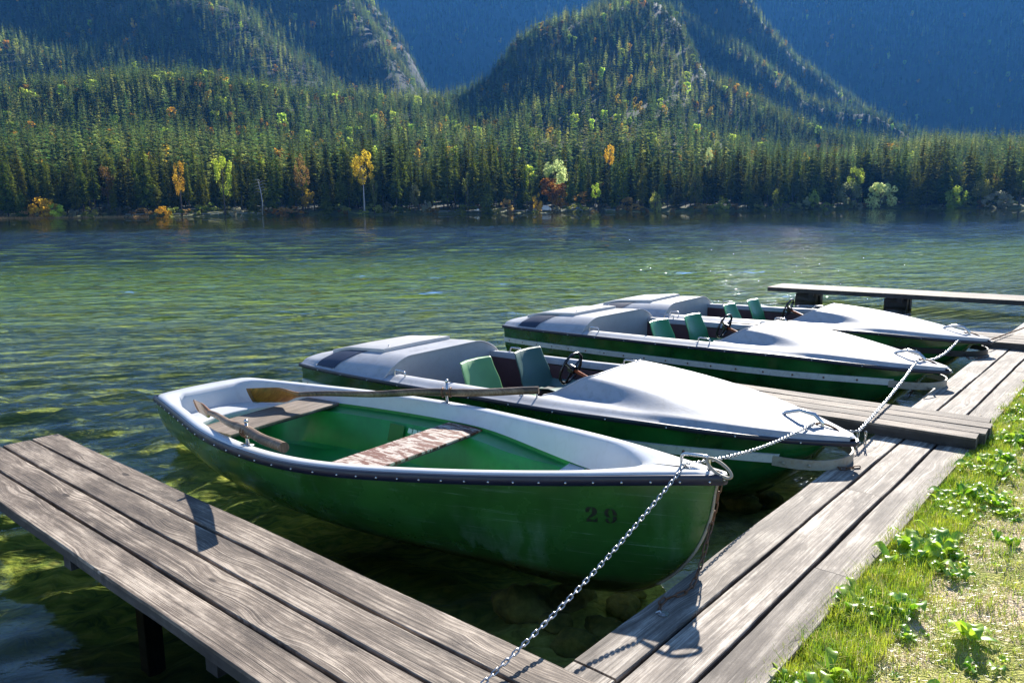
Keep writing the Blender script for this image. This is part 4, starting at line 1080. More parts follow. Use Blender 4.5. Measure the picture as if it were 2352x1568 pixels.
def forest(name, label, pts, idx, scl, sz, group=None):
    me = bpy.data.meshes.new(name); me.from_pydata([tuple(p) for p in pts], [], [])
    n = len(pts)
    a = me.attributes.new('kind_index', 'INT', 'POINT'); a.data.foreach_set('value', np.asarray(idx, np.int32))
    a = me.attributes.new('size', 'FLOAT_VECTOR', 'POINT'); a.data.foreach_set('vector', np.stack([scl, scl, sz], 1).astype(np.float32).ravel())
    a = me.attributes.new('turn', 'FLOAT_VECTOR', 'POINT'); t = np.zeros((n, 3), np.float32); t[:, 2] = nr.uniform(0, 6.28, n); t[:, 0] = nr.normal(0, .03, n); a.data.foreach_set('vector', t.ravel())
    o = bpy.data.objects.new(name, me); COL.objects.link(o)
    ng = bpy.data.node_groups.new('scatter_'+name, 'GeometryNodeTree')
    ng.interface.new_socket('Geometry', in_out='INPUT', socket_type='NodeSocketGeometry'); ng.interface.new_socket('Geometry', in_out='OUTPUT', socket_type='NodeSocketGeometry')
    N_ = ng.nodes; gi_ = N_.new('NodeGroupInput'); go = N_.new('NodeGroupOutput'); ip = N_.new('GeometryNodeInstanceOnPoints'); ci = N_.new('GeometryNodeCollectionInfo')
    ci.inputs['Collection'].default_value = proto_col; ci.inputs['Separate Children'].default_value = True; ci.inputs['Reset Children'].default_value = True
    ip.inputs['Pick Instance'].default_value = True
    def attr(nm, typ):
        x = N_.new('GeometryNodeInputNamedAttribute'); x.data_type = typ; x.inputs['Name'].default_value = nm; return [s for s in x.outputs if s.enabled and s.name == 'Attribute'][0]
    L_ = ng.links
    L_.new(gi_.outputs[0], ip.inputs['Points']); L_.new(ci.outputs[0], ip.inputs['Instance']); L_.new(attr('kind_index', 'INT'), ip.inputs['Instance Index'])
    L_.new(attr('size', 'FLOAT_VECTOR'), ip.inputs['Scale']); L_.new(attr('turn', 'FLOAT_VECTOR'), ip.inputs['Rotation']); L_.new(ip.outputs[0], go.inputs[0])
    md = o.modifiers.new('scatter', 'NODES'); md.node_group = ng
    return tag(o, label, 'forest', kind='stuff')
# collection children are picked in alphabetical order
names = sorted(o.name for o in proto_col.objects)
ki = {n: names.index(n) for n in names}
SPR = [ki['spruce_%s' % c] for c in 'abcd']; LAR = ki['spruce_larch']; DEC = [ki['tree_yellow'], ki['tree_orange_l'], ki['tree_lime']]
def scatter(n, px0, px1, r0f, r1f, dens=None, sc=(.7, 1.15), dec=.03, lar=.08, minz=None):
    px = nr.uniform(px0, px1, n); u = nr.uniform(0, 1, n)
    r0 = np.array([r0f(x) for x in px]); r1 = np.array([r1f(x) for x in px]); r = np.sqrt(r0**2+(r1**2-r0**2)*u)
    z = ground_z(px, r); ix = np.clip((px-PX[0])/(PX[1]-PX[0]), 0, len(PX)-1.001); i0 = ix.astype(int); f = ix-i0
    X = (Dx[i0]*(1-f)+Dx[i0+1]*f)*r; Y = (Dy[i0]*(1-f)+Dy[i0+1]*f)*r
    keep = np.ones(n, bool)
    pn = np.sin(X/31+1.7*np.sin(Y/47))+np.sin(Y/23+1.3*np.sin(X/39))
    keep &= ~((pn > 1.72) & (nr.uniform(0, 1, n) < .8))
    patch_ = np.sin(X/57+2*np.sin(Y/83))+np.sin(Y/41+2*np.sin(X/71+1))
    idx = np.array(SPR)[nr.randint(0, 4, n)]
    uu = nr.uniform(0, 1, n); isl = uu < lar*np.clip(1+2.2*patch_, .1, 5); idx[isl] = LAR
    uu = nr.uniform(0, 1, n); isd = uu < dec*np.clip(1+1.5*np.sin(X/35)*np.sin(Y/29), .1, 3); idx[isd] = np.array([DEC[0], DEC[0], DEC[1], DEC[2], DEC[2], LAR])[nr.randint(0, 6, isd.sum())]
    s = nr.uniform(sc[0], sc[1], n)*(1+.12*patch_*.5)
    return np.stack([X, Y, z-.4], 1)[keep], idx[keep], s[keep], (s*nr.uniform(.85, 1.2, n))[keep]
def rA_(x): return lerp_tab(x, R_A)
a = scatter(2600, -250, 2600, lambda x: shore_r(x)+58, lambda x: shore_r(x)+190, sc=(.75, 1.25), dec=.03, lar=.05)
forest('forest_floor_trees', 'dense spruce wood on the flat ground behind the front row of trees', *a)
a = scatter(15000, -250, 2600, lambda x: shore_r(x)+190, lambda x: rA_(x)+110, sc=(.60, 1.05), dec=.055, lar=.13)
forest('near_hillside_forest', 'sunlit mixed forest covering the nearer hills across the lake', *a)
a = scatter(24000, -350, 2250, lambda x: rA_(x)+110, lambda x: 1760, sc=(.7, 1.1), dec=.03, lar=.09)
forest('mountain_forest', 'forest on the steep mountainsides rising behind the nearer hills', *a)
a = scatter(30000, -300, 2650, lambda x: 1760, lambda x: 2900, sc=(.8, 1.25), dec=.02, lar=.05)
forest('back_mountain_forest', 'blue shaded forest on the steep mountain behind the hills', *a)

# ---- the row of trees along the far shore, one object per tree
Y_TOP = [(0, 318), (60, 330), (120, 345), (180, 330), (250, 345), (330, 312), (400, 330), (500, 335), (560, 330), (640, 335), (700, 318), (800, 312), (900, 305), (1000, 308), (1110, 305), (1200, 325), (1300, 325), (1400, 330), (1480, 318), (1600, 335), (1700, 325), (1800, 330), (1850, 335), (1950, 318), (2060, 325), (2120, 303), (2200, 318), (2300, 330), (2352, 325)]
hi = []
for k in range(5):
    r_ = empty('spruce'); mb = conifer(30, [3.9, 4.5, 3.4, 4.9, 4.1][k], [34, 32, 36, 32, 34][k], [10, 11, 9, 12, 10][k], 200+k, twigs=3, bare=[.16, .10, .26, .06, .20][k])
    trunk_mb(30, .30, .05).build('trunk', M['bark'], r_); mb.build('crown', M['spruce'], r_, smooth=False); hi.append(r_)
GRP = 'spruces in the dense row along the far shore'
used = set(); count = 0
def place_tree(o, px, dist, hm, h0, label=None, cat=None, group=None, wide=1.0, first=False, name=None):
    c = o if first else copy_tree(o)
    p = gpos(px, dist); c.location = (p.x, p.y, p.z-.25); s = hm/h0; c.scale = (s*wide, s*wide, s); c.rotation_euler = (0, 0, rng.uniform(0, 6.28))
    if label: tag(c, label, cat, group)
    if name: c.name = name
    return c
tr = random.Random(21)
N_SP = 296
for i in range(N_SP):
    px = -25+2400*(i+tr.uniform(-.45, .45))/N_SP
    depth = [12, 19, 27, 36, 47][(i*3) % 5]+tr.uniform(-3, 3)
    rs = shore_r(px); dist = rs+depth; base = gpos(px, dist)
    ytop = lerp_tab(px, Y_TOP)+(tr.uniform(-16, 12) if tr.random() < .4 else tr.uniform(10, 62))+(12 if depth < 16 else 0)
    if 1190 < px < 1420 and depth < 30: ytop += 30
    if depth < 22 and any(abs(px-c) < w_ for c, w_ in ((516, 20), (697, 15), (837, 22), (1276, 26), (1961, 30), (2022, 30), (417, 10), (2192, 20), (1367, 12))): depth += 22; dist = rs+depth; base = gpos(px, dist)
    hm = dist*el_of(px, ytop)+2-base.z
    k = tr.randrange(5)
    place_tree(hi[k], px, dist, hm, 30, 'tall dark green spruce in the dense row along the far shore', 'spruce', GRP, wide=tr.uniform(.8, 1.12), first=k not in used, name='spruce'); used.add(k)
# the small and the singular conifers
for px, yb, yt, dep, w_, lab in [(670, 0, 441, 4, 1.7, 'small bushy spruce at the water edge left of the yellow maple'), (748, 0, 400, 8, 1.35, 'slim young spruce standing just right of the yellow maple'), (1118, 0, 352, 4, .9, 'slender bright green spruce standing forward at the middle of the far shore'), (2093, 0, 392, 4, 1.5, 'broad light green spruce in front of the row near the right end of the shore'), (50, 0, 428, 5, 1.5, 'small green spruce beside the orange bush at the far left shore'), (1735, 0, 405, 5, 1.5, 'short olive spruce before the row right of the middle of the shore')]:
    dist = shore_r(px)+dep; b = gpos(px, dist); hm = dist*el_of(px, yt)+2-b.z
    place_tree(hi[3], px, dist, hm, 30, lab, 'spruce', wide=w_, name='spruce')
# broadleaved trees and shrubs that stand out by colour
LEAF = {'yellow': 'yellow', 'orange': 'orange_l', 'rust': 'rust_l', 'lime': 'lime', 'pale': 'pale', 'brown': 'brown_l', 'olive': 'olive', 'grey': 'grey_l'}
protos = {}
def leafy(px, yt, wpx, col, name, label, cat, dep=6, low=.0, group=None, n=1400, seed=None, bark='bark', yb=None):
    """a crown wpx wide whose top is at row yt of the photo; low = fraction of the height left as bare stem"""
    dist = shore_r(px)+dep; b = gpos(px, dist); hm = dist*el_of(px, yt)+2-b.z; rx = wpx/1750*dist/2
    zc = hm*(low+(1-low)/2); rzz = hm*(1-low)/2
    seed = seed or int(px*7+yt)
    mb, cs = broadleaf(hm, rx, rzz, zc, seed, n, max(.22, rx*.085), clumps=max(10, int(14+rzz)))
    r_ = empty(name, (b.x, b.y, b.z-.1)); tag(r_, label, cat, group)
    mb.build('crown', M[LEAF[col]], r_, smooth=False)
    trunk_mb(hm*.75, .06+.012*hm, .03+.004*hm, limbs=cs, rx=rx*.8, rzz=rzz*.8, zc=zc).build('trunk', M[bark], r_)
    return r_
T = [
 (417, 368, 27, 'orange', 'maple_tree', 'narrow orange maple half hidden among the spruces on the left', 'tree', 15, .35),
 (516, 350, 46, 'lime', 'linden_tree', 'rounded lime green tree among the spruces left of the dead white tree', 'tree', 14, .22),
 (697, 350, 36, 'brown', 'maple_tree', 'tall golden brown tree directly above the small yellow maple', 'tree', 14, .38),
 (707, 427, 36, 'yellow', 'maple_tree', 'small round yellow maple on a thin stem at the shore', 'tree', 6, .30),
 (837, 342, 50, 'yellow', 'birch_tree', 'big yellow birch with a pale trunk left of the middle', 'tree', 12, .45),
 (953, 415, 26, 'pale', 'willow_tree', 'pale yellowish young tree right of the yellow birch', 'tree', 8, .2),
 (1276, 360, 58, 'pale', 'linden_tree', 'large pale green round tree behind the red leaved one', 'tree', 22, .3),
 (1268, 405, 62, 'rust', 'maple_tree', 'red and orange leaved tree by the parked cars', 'tree', 13, .35),
 (1287, 430, 58, 'orange', 'maple_tree', 'low golden orange tree right beside the white van', 'tree', 16, .15),
 (1367, 420, 28, 'lime', 'young_tree', 'small bright lime green tree on a thin stem right of the cars', 'tree', 4, .5),
 (1338, 440, 46, 'orange', 'young_tree', 'pale orange young tree behind the dark car', 'tree', 20, .2),
 (1623, 340, 20, 'pale', 'poplar_tree', 'narrow pale crown high among the spruces right of the middle', 'tree', 22, .6),
 (1961, 378, 34, 'lime', 'ash_tree', 'tall light green tree above the pale willows at the right', 'tree', 11, .35),
 (1398, 325, 24, 'orange', 'maple_tree', 'orange topped tree rising among the spruces above the lime green one', 'tree', 40, .6),
 (250, 380, 34, 'brown', 'maple_tree', 'brownish tree in the spruce row at the left', 'tree', 14, .35),
 (860, 400, 22, 'olive', 'willow_tree', 'olive green slender tree just right of the yellow birch trunk', 'tree', 9, .2),
 (1075, 395, 26, 'olive', 'alder_tree', 'olive green tree left of the slender bright spruce', 'tree', 9, .2),
 (1595, 395, 34, 'olive', 'alder_tree', 'olive alder in front of the row under the narrow pale crown', 'tree', 8, .15),
 (2250, 400, 34, 'olive', 'alder_tree', 'olive alder near the right end of the far shore', 'tree', 8, .15),
]
for t in T: leafy(t[0], t[1], t[2], t[3], t[4], t[5], t[6], dep=(t[7] if t[7] > 18 or t[0] == 250 else min(t[7], 6.5)), low=t[8], bark='birch' if t[4] == 'birch_tree' else 'bark')
S_ = [
 (98, 448, 60, 'orange', 'orange_bush', 'big bush with orange top and green sides at the far left shore'),
 (120, 465, 44, 'lime', 'green_bush', 'yellow green bush leaning over the water at the far left'),
 (375, 472, 34, 'orange', 'orange_bush', 'round golden bush low on the left part of the shore'),
 (1235, 440, 25, 'yellow', 'yellow_bush', 'dense yellow bush between the white car and the white van'),
 (980, 455, 24, 'grey', 'grey_bush', 'grey leaved bush at the shore left of the middle'),
 (1950, 416, 56, 'pale', 'willow_bush', 'left one of the two big pale willows at the right shore'),
 (2022, 412, 64, 'pale', 'willow_bush', 'right one of the two big pale willows at the right shore'),
 (2192, 426, 48, 'lime', 'willow_bush', 'rounded light green willow left of the shaded grey bush at the right'),
 (2290, 440, 54, 'grey', 'grey_bush', 'wide greyish bush at the right end of the shore'),
 (1866, 430, 28, 'lime', 'willow_bush', 'upright yellow green bush before the spruces left of the pale willows'),
 (1846, 450, 30, 'pale', 'willow_bush', 'low pale bush at the foot of the upright yellow green one'),
 (1785, 432, 26, 'lime', 'willow_bush', 'small lime bush under the tall spruces right of the middle'),
 (1165, 455, 30, 'brown', 'brown_bush', 'brownish bush right beside the person in red'),
 (1440, 452, 34, 'brown', 'brown_bush', 'dry brown bush on the bank right of the small lime tree'),
 (1505, 440, 36, 'olive', 'green_bush', 'olive bush with yellow tips right of the brown one'),
 (1660, 450, 34, 'lime', 'green_bush', 'yellow green bush on the bank right of the olive alder'),
 (205, 475, 34, 'olive', 'green_bush', 'dark olive bush between the far left bushes and the golden bush'),
 (636, 478, 24, 'rust', 'red_bush', 'reddish low bush in front of the small bushy spruce'),
]
for t in S_: leafy(t[0], t[1], t[2], t[3], t[4], t[5], 'bush', dep=3, low=.0, n=1100)
LOW = {'olive': ('low olive shrub in the fringe along the far waterline', 'olive shrubs on the far bank'), 'grey': ('low grey shrub in the fringe along the far waterline', 'grey shrubs on the far bank'), 'brown': ('low brown shrub in the fringe along the far waterline', 'brown shrubs on the far bank')}
lp = {}
for col in LOW:
    mb, cs = broadleaf(4, 3.4, 2.0, 1.9, 300+len(col), 420, .36, 12); r_ = empty('shrub'); mb.build('foliage', M[LEAF[col]], r_, smooth=False); lp[col] = [r_, False]
for i in range(74):
    px = 10+2330*(i+tr.uniform(-.4, .4))/74; col = tr.choice(['olive', 'olive', 'olive', 'grey', 'brown'])
    o, u_ = lp[col]; dist = shore_r(px)+tr.choice([1.5, 2.5, 6, 9]); 
    place_tree(o, px, dist, 4*tr.uniform(.5, 1.25), 4, LOW[col][0], 'shrub', LOW[col][1], wide=tr.uniform(.8, 1.4), first=not u_, name='shrub'); lp[col][1] = True
# reeds on the far left waterline
rd = MB()
for k in range(1500):
    px = tr.uniform(-40, 340); p = gpos(px, shore_r(px)+tr.uniform(-.6, 2.2)*(1 if px < 250 else .5)); p.z = max(p.z, .02); h_ = tr.uniform(.4, 1.0)
    a_ = tr.uniform(0, 6.28); dx_, dy_ = .06*math.cos(a_), .06*math.sin(a_); rd.add([(p.x-dx_, p.y-dy_, p.z), (p.x+dx_, p.y+dy_, p.z), (p.x+tr.uniform(-.2, .2), p.y, p.z+h_)], [(0, 1, 2)])
M['reed'] = leaf_mat('reed_stalks', (.42, .28, .10), (.60, .42, .18), .4, .03)
tag(rd.build('reeds', M['reed'], smooth=False), 'strip of golden reeds along the waterline at the far left', 'reeds', kind='stuff')
# leafless white tree
b = gpos(602, shore_r(602)+7); q = random.Random(4); hm = (shore_r(602)+7)*el_of(602, 408)+2-b.z
r_ = empty('dead_tree', b); tag(r_, 'leafless white barked dead tree before the dark spruces on the left', 'dead tree')
mb = MB(); mb.tube([(0, 0, 0), (.3, 0, hm*.35), (-.1, 0, hm*.65), (-1.0, 0, hm*.95)], [.26, .22, .18, .08], 7); mb.build('trunk', M['birch'], r_)
for k in range(9):
    z = hm*(.6+.04*k); s = 1 if k % 2 else -1; mb = MB(); mb.tube([(-.2, 0, z), (s*1.1, q.uniform(-.5, .5), z+.5), (s*2.6, q.uniform(-1, 1), z+q.uniform(-.5, .6))], [.09, .06, .02], 5); mb.build('branch', M['birch'], r_)

# ---- cars, guard rail, people on the far shore road
M['glass'] = paint('dark_car_glass', (.02, .025, .03), .1, .1, .5)
M['car_white'] = paint('white_car_paint', (.75, .76, .78), .2, .03, .5); M['car_dark'] = paint('dark_car_paint', (.03, .045, .06), .2, .1, .6); M['car_silver'] = paint('silver_car_paint', (.40, .42, .44), .2, .05, .5, metallic=.6)
M['tyre'] = paint('tyre_rubber', (.015, .015, .015), .8)
M['rail_steel'] = paint('galvanised_rail', (.42, .43, .43), .45, .1, 0, metallic=.5)
def car(px, dep, col, kind, label, flip=1):
    dist = shore_r(px)+dep; b = gpos(px, dist); d = dirxy(px); ang = math.atan2(-d.x, d.y)
    L, Wd, H = {'car': (4.4, 1.8, 1.45), 'van': (5.2, 2.0, 2.25), 'suv': (5.0, 2.0, 2.0)}[kind]
    r_ = empty('parked_'+('van' if kind == 'van' else 'car'), (b.x, b.y, b.z+.02), ang+(0 if flip > 0 else PI)); tag(r_, label, 'van' if kind == 'van' else 'car')
    belt = H*.58; low = .28
    prof = {'car': [(-L/2, low), (-L/2, belt*.95), (-L*.40, belt), (-L*.28, H*.97), (L*.08, H), (L*.24, belt*1.02), (L*.46, belt*.82), (L/2, belt*.6), (L/2, low)],
            'van': [(-L/2, low), (-L/2, H*.93), (-L*.46, H), (L*.18, H), (L*.33, belt*1.05), (L*.47, belt*.85), (L/2, belt*.5), (L/2, low)],
            'suv': [(-L/2, low), (-L/2, H*.88), (-L*.46, H*.98), (L*.10, H), (L*.22, belt*1.06), (L*.47, belt*.95), (L/2, belt*.6), (L/2, low)]}[kind]
    mb = MB(); n = len(prof)
    rws = []
    for y, ins in ((-Wd/2, .10), (-Wd/2*.96, 0), (Wd/2*.96, 0), (Wd/2, .10)):
        rws.append([(x*(1-.012 if ins else 1), y*(1 if z < belt*1.1 else .86), z-(ins*.3 if z > belt else 0)) for x, z in prof])
    mb.rows(rws, closev=True); mb.f.append(tuple(range(n))); mb.m.append(0); mb.f.append(tuple(3*n+i for i in reversed(range(n)))); mb.m.append(0)
    mb.build('body', M[col], r_, smooth=False, bevel=.03)
    for s in (-1, 1):
        mb = MB(); x0, x1 = (-L*.34, L*.20) if kind != 'van' else (L*.05, L*.27)
        zt = H*.92; y = s*(Wd/2*.93+.03)
        segs = [(x0, (x0+x1)/2-.05), ((x0+x1)/2+.05, x1)] if kind != 'van' else [(x0, x1)]
        for a, c in segs: mb.add([(a, y, belt*1.06), (c+.12 if c == x1 else c, y, belt*1.06), (c-.12 if c == x1 else c, y*.93, zt), (a+.1 if a == x0 else a, y*.93, zt)], [(0, 1, 2, 3)])
        mb.build('side_window', M['glass'], r_, smooth=False, solid=.01)
    mb = MB(); xw0, xw1 = ((L*.10, L*.235) if kind == 'car' else (L*.20, L*.325) if kind == 'van' else (L*.115, L*.215)); mb.add([(xw1+.03, -Wd*.40, belt*1.1), (xw1+.03, Wd*.40, belt*1.1), (xw0+.04, Wd*.37, H*.95), (xw0+.04, -Wd*.37, H*.95)], [(0, 1, 2, 3)]); mb.build('windscreen', M['glass'], r_, smooth=False, solid=.01)
    for x in (-L*.31, L*.31):
        for s in (-1, 1):
            mb = MB(); mb.tube([(x, s*(Wd/2-.18), .33), (x, s*(Wd/2+.01), .33)], .33, 14); wh = mb.build('wheel', M['tyre'], r_, auto=40)
            mb = MB(); mb.tube([(x, s*(Wd/2+.005), .33), (x, s*(Wd/2+.025), .33)], .19, 10); mb.build('rim', M['car_silver'], wh, auto=40)
car(1101, 10.5, 'car_silver', 'car', 'pale silver car on the shore road left of the person in red')
car(1222, 10.5, 'car_white', 'car', 'white car parked left of the yellow bush and the van')
car(1253, 11.0, 'car_white', 'van', 'white van parked between the yellow bush and the orange tree')
car(1333, 10.5, 'car_dark', 'suv', 'dark blue off road car parked right of the orange tree')
for lab, x0, x1 in (('low metal guard rail along the shore road in the middle', 990, 1420), ('thin guard rail along the shore road at the left', 285, 600)):
    r_ = empty('guard_rail', gpos(x0, shore_r(x0)+7.4)); tag(r_, lab, 'guard rail'); mb = MB(); pts = []
    n = int((x1-x0)/9); ps = [gpos(x0+(x1-x0)*i/n, shore_r(x0+(x1-x0)*i/n)+7.4)-r_.location for i in range(n+1)]
    mb.tube([p+Vector((0, 0, .72)) for p in ps], .11, 6); mb.build('rail', M['rail_steel'], r_)
    for p in ps[::2]: mb = MB(); mb.box(p+Vector((0, .08, .32)), (.12, .08, .75)); mb.build('post', M['rail_steel'], r_, smooth=False)
def person(px, dep, top, legs, label, lean=0):
    dist = shore_r(px)+dep; b = gpos(px, dist)
    pv = [((0, 0, .95), .13), ((0, 0, 1.15), .13), ((0, 0, 1.38), .17), ((0, 0, 1.50), .065), ((0, -.01, 1.62), .10), ((0, -.01, 1.74), .075),
          ((.09, 0, .88), .10), ((.11, .02, .48), .062), ((.12, .04, .10), .042), ((.12, -.10, .04), .035), ((-.09, 0, .88), .10), ((-.13, -.10, .48), .062), ((-.14, -.02, .10), .042), ((-.14, -.16, .04), .035),
          ((.20, 0, 1.40), .06), ((.27, .02, 1.12), .042), ((.27, -.12, .90), .034), ((.27, -.17, .84), .03), ((-.20, 0, 1.40), .06), ((-.27, .03, 1.12), .042), ((-.26, -.08, .88), .034), ((-.26, -.12, .82), .03)]
    ed = [(0, 1), (1, 2), (2, 3), (3, 4), (4, 5), (0, 6), (6, 7), (7, 8), (8, 9), (0, 10), (10, 11), (11, 12), (12, 13), (2, 14), (14, 15), (15, 16), (16, 17), (2, 18), (18, 19), (19, 20), (20, 21)]
    me = bpy.data.meshes.new('person'); me.from_pydata([p for p, r in pv], ed, [])
    m = NT('clothes_'+label.split()[2]); z = m.sep(m.coord())[2]
    c = m.mix(m.ramp(m.math('DIVIDE', z, 2), [(.45, 0), (.46, 1)], 'CONSTANT'), legs, top); c = m.mix(m.ramp(m.math('DIVIDE', z, 2), [(.745, 0), (.75, 1)], 'CONSTANT'), c, (.5, .3, .22)); c = m.mix(m.ramp(m.math('DIVIDE', z, 2), [(.84, 0), (.845, 1)], 'CONSTANT'), c, (.05, .03, .02))
    m.pr(Base__Color=c, Roughness=.8); me.materials.append(m.mat)
    o = bpy.data.objects.new('person', me); COL.objects.link(o); o.location = b; o.rotation_euler = (0, 0, rng.uniform(0, 6))
    sk = o.modifiers.new('skin', 'SKIN'); sk.use_smooth_shade = True
    for i, (p, r) in enumerate(pv): me.skin_vertices[0].data[i].radius = (r, r*.8 if i in (1, 2) else r)
    me.skin_vertices[0].data[0].use_root = True; o.modifiers.new('sub', 'SUBSURF').levels = 1; o.modifiers['sub'].render_levels = 1
    tag(o, label, 'person')
person(1181, 4.5, (.55, .03, .02), (.03, .03, .05), 'person in red jacket standing on the far bank beside a brown bush')
person(1215, 8.0, (.03, .04, .06), (.03, .03, .04), 'person in dark clothes standing on the far road left of the white car')

# ------------------------------------------------------------------ the grassy bank at the right
def bank_z(s, t):   # t is negative away from the water
    e = -t
    z = .19 if e < .40 else .19+.045*smooth01((e-.38)/.3)+.08*smooth01((e-.6)/2.5)
    return z+.012*hash_noise(s*2.3, t*2.9, 1.7)*smooth01((e-.4)/.3)+.006*hash_noise(s*9, t*11, 2)*smooth01((e-.4)/.3)
def bank_mat():
    m = NT('bank_ground'); p = m.geo()
    n = m.noise(p, 2.4, 5, .65, .4); n2 = m.noise(p, 14, 5, .7); gv = m.vor(p, 95, out='Color'); gd = m.vor(p, 95)
    gravel = m.mix(.75, m.ramp(m.sep(gv)[0], [(0, (.34, .25, .16)), (.5, (.58, .46, .33)), (1, (.80, .68, .54))]), (.72, .56, .36))
    gravel = m.mix(m.ramp(gd, [(.3, 0), (.6, .4)]), gravel, (.10, .08, .06))
    soil = m.ramp(n2, [(.35, (.16, .17, .03)), (.55, (.36, .36, .08)), (.75, (.55, .48, .20))])
    c = m.mix(m.ramp(n, [(.46, 0), (.55, 1)]), soil, gravel)
    m.pr(Base__Color=c, Roughness=1, Normal=m.bump(m.math('ADD', n2, m.math('MULTIPLY', gd, -.8)), .7, .02)); return m.mat
mb = MB(); ss = [-40, -20, -10, -6]+[-4+.16*i for i in range(126)]+[18, 22, 30, 60]; ts = [-.425, -.47, -.52, -.6]+[-.7-.14*i for i in range(30)]+[-5.5, -7, -10, -20, -40]
mb.rows([[tuple(qpt(s, t, bank_z(s, t))) for t in ts] for s in ss])
mb.rows([[tuple(qpt(s, -.425, z)) for z in (bank_z(s, -.425), -.6)] for s in ss], flip=True)
tag(mb.build('ground', bank_mat()), kind='structure')

def blade_mat(name, a, b, tr_=.4):
    m = NT(name); p = m.geo(); n = m.noise(p, 3.0, 3, .6); v = m.vor(p, 22, out='Color')
    c = m.mix(m.ramp(m.math('ADD', m.math('MULTIPLY', n, .7), m.math('MULTIPLY', m.sep(v)[0], .35)), [(.38, 0), (.7, 1)]), a, b)
    d = m.n('ShaderNodeBsdfDiffuse'); m.set(d, 'Color', c); t = m.n('ShaderNodeBsdfTranslucent'); m.set(t, 'Color', c); g = m.n('ShaderNodeBsdfGlossy'); g.inputs['Roughness'].default_value = .35
    x = m.n('ShaderNodeMixShader'); x.inputs[0].default_value = tr_; m.t.links.new(d.outputs[0], x.inputs[1]); m.t.links.new(t.outputs[0], x.inputs[2])
    y = m.n('ShaderNodeMixShader'); y.inputs[0].default_value = .07; m.t.links.new(x.outputs[0], y.inputs[1]); m.t.links.new(g.outputs[0], y.inputs[2]); m.t.links.new(y.outputs[0], m.out.inputs[0]); return m.mat
M['grass'] = blade_mat('grass_blades', (.26, .42, .02), (.56, .60, .05)); M['dry'] = blade_mat('dry_grass', (.50, .44, .13), (.70, .58, .28)); M['weed'] = blade_mat('broad_weed_leaves', (.16, .38, .015), (.48, .62, .05), .5)
def gdens(s, t):
    n = hash_noise(s*1.1+.7, t*1.5, 1.0)*.5+hash_noise(s*2.9, t*3.3+2, 1.1)*.35; return n
def blade(mb, p, h, lean, w_, a, mi=0):
    d = Vector((math.cos(a), math.sin(a), 0)); s = Vector((-d.y, d.x, 0))*w_
    p1 = p+d*lean*.35+Vector((0, 0, h*.6)); p2 = p+d*lean+Vector((0, 0, h*(.85 if lean < h else .45)))
    mb.add([p-s, p+s, p1+s*.8, p1-s*.8, p2], [(0, 1, 2, 3), (3, 2, 4)], mi)
q = random.Random(77); gm = MB(); dm = MB()
def in_view(P_):
    v = P_-Vector((0, 0, CH)); k = v.dot(fwd)
    if k < .2: return False
    x = 1176+FPX*v.dot(rt)/k; y = 784-FPX*v.dot(up)/k; return -150 < x < 2520 and y < 1760
n_g = 0; tries = 0
while n_g < 80000 and tries < 900000:
    tries += 1; s = q.uniform(-1.5, 11) if q.random() < .45 else q.uniform(-1.5, 5); t = -.37-abs(q.gauss(0, 1))*.45 if q.random() < .35 else -q.uniform(.40, 4.6)
    P_ = qpt(s, t)
    if not in_view(P_): continue
    g = gdens(s, t); edge = t > -.72
    if not edge and q.random() > (.68+g*.9): continue
    P_.z = bank_z(s, t)-.004; n_g += 1; far_ = s > 5
    if q.random() < (.30 if edge else .52): blade(dm, P_, q.uniform(.008, .035)*(1.5 if edge else 1), q.uniform(.01, .05), .0011 if not far_ else .002, q.uniform(0, 6.28))
    else: blade(gm, P_, q.uniform(.012, .045)*(1.9 if edge else 1), q.uniform(.004, .04), .0014 if not far_ else .0028, q.uniform(0, 6.28))
for k in range(1000):       # taller tufts that lean over the board edge
    s = q.uniform(-1.4, 10); t = -.44-abs(q.gauss(0, .12)) if k < 640 else -q.uniform(.6, 4)
    if hash_noise(s*1.5+1, t*.4, 1.1) < -.45 and k < 640: continue
    P0 = qpt(s, t)
    if not in_view(P0): continue
    for j in range(q.randint(12, 34)):
        P_ = P0+Vector((q.gauss(0, .022), q.gauss(0, .022), 0)); P_.z = bank_z(s, t)-.004; L = q.uniform(.03, .125)*(1 if k < 640 else .6)
        blade(gm if q.random() < .8 else dm, P_, L, q.uniform(.1, .9)*L, .0018 if s < 5 else .003, q.uniform(0, 6.28))
tag(gm.build('grass', M['grass'], smooth=False), 'short bright green grass growing on the bank', 'grass', kind='stuff')
tag(dm.build('dry_grass', M['dry'], smooth=False), 'dry straw coloured grass between the green blades on the bank', 'grass', kind='stuff')
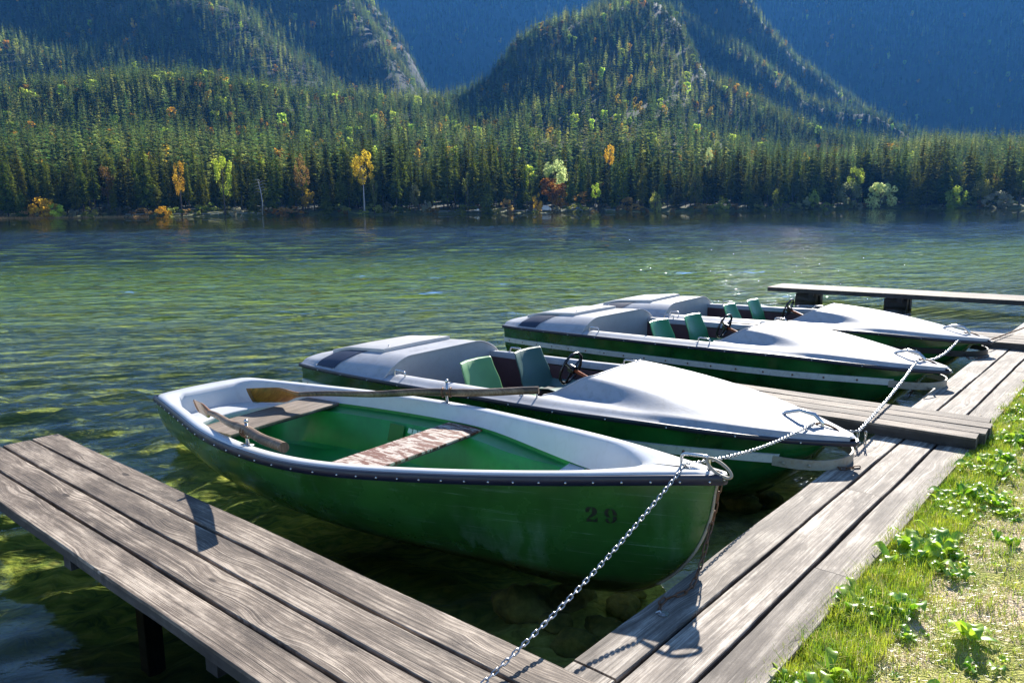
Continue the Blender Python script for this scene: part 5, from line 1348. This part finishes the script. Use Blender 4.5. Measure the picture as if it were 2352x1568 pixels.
# broad-leaved weeds along the edge of the boards
wmh = MB()
def leaf(mb, p, L, w_, a, rise, roll):
    d = Vector((math.cos(a), math.sin(a), 0)); s = Vector((-d.y, d.x, 0)); rows_ = []
    for i in range(6):
        k = i/5; c = p+d*L*k+Vector((0, 0, rise*math.sin(k*2.4)*L)); ww = w_*math.sin(PI*min(.97, .12+k*.88))**.7*(1 if k < 1 else .1)
        sv = (s*math.cos(roll)+Vector((0, 0, 1))*math.sin(roll)); rows_.append([c-sv*ww+Vector((0, 0, ww*.3)), c, c+sv*ww+Vector((0, 0, ww*.3))])
    mb.rows(rows_)
for k in range(1350):
    if k < 1080: s = q.uniform(-1.2, 8.5); t = -.47-abs(q.gauss(0, .20))
    else: s = q.uniform(-1, 7); t = -q.uniform(.7, 3.2)
    if hash_noise(s*1.9, t*.5, 1.3) < -.25 and k < 1080: continue
    P_ = qpt(s, t); P_.z = bank_z(s, t)
    if not in_view(P_): continue
    a0 = q.uniform(0, 6.28); n = q.randint(3, 8); sz = q.choice([q.uniform(.02, .05), q.uniform(.02, .05), q.uniform(.05, .095)])*(1 if k < 1080 else .7)
    for j in range(n): leaf(wmh, P_+Vector((q.uniform(-.02, .02), q.uniform(-.02, .02), .004)), sz*q.uniform(.7, 1.3), sz*q.uniform(.22, .38), a0+j*6.28/n+q.uniform(-.4, .4), q.uniform(.1, .9), q.uniform(-.5, .5))
tag(wmh.build('weeds', M['weed'], smooth=True), 'broad leaved green weeds fringing the boardwalk and dotted in the grass', 'weeds', kind='stuff')
lf = MB()
for k in range(70):
    s = q.uniform(-1.2, 7); t = -q.uniform(.3, 4); P_ = qpt(s, t); P_.z = (bank_z(s, t) if t < -.44 else QZ)+.006
    if in_view(P_): leaf(lf, P_, q.uniform(.02, .045), q.uniform(.007, .014), q.uniform(0, 6.28), q.uniform(.05, .3), q.uniform(-.3, .3))
M['dead_leaf'] = paint('dead_leaves', (.34, .22, .07), .7, .4, scale=20)
tag(lf.build('fallen_leaves', M['dead_leaf']), 'small yellow brown fallen leaves strewn on the bank', 'leaves', kind='stuff')
# pebbles on the bare patches
pm = MB(); cnt = 0
while cnt < 1500:
    s = q.uniform(-1.5, 6); t = -q.uniform(.5, 4.5); P_ = qpt(s, t)
    if gdens(s, t) > -.05 or not in_view(P_):
        tries += 1
        if tries > 3000000: break
        continue
    cnt += 1; r = q.uniform(.002, .008); z = bank_z(s, t)+r*.2; a = q.uniform(0, 3)
    c_, s__ = math.cos(a), math.sin(a); pts = [(1, 0, 0), (0, .8, .1), (-1, .1, 0), (0, -.9, 0), (.1, 0, .7), (0, 0, -.6)]
    pm.add([(P_.x+r*(x*c_-y*s__), P_.y+r*(x*s__+y*c_), z+r*zz) for x, y, zz in pts], [(0, 1, 4), (1, 2, 4), (2, 3, 4), (3, 0, 4), (1, 0, 5), (2, 1, 5), (3, 2, 5), (0, 3, 5)])
M['pebble'] = paint('pale_pebbles', (.50, .42, .33), .8, .3, scale=60)
tag(pm.build('gravel', M['pebble'], smooth=False), 'small pale pebbles scattered on the bare patches of the bank', 'gravel', kind='stuff')

# ------------------------------------------------------------------ air
hz = MB(); hz.box((100, 1450, 520), (5200, 3900, 1100))
hm_ = bpy.data.materials.new('lake_air'); hm_.use_nodes = True; t_ = hm_.node_tree; t_.nodes.clear()
vo = t_.nodes.new('ShaderNodeVolumePrincipled'); vo.inputs['Color'].default_value = (.08, .36, 1.0, 1); vo.inputs['Density'].default_value = .00007; vo.inputs['Anisotropy'].default_value = .2
oo = t_.nodes.new('ShaderNodeOutputMaterial'); t_.links.new(vo.outputs[0], oo.inputs['Volume'])
tag(hz.build('haze', hm_, smooth=False), 'thin bluish haze filling the valley air', 'haze', kind='stuff')
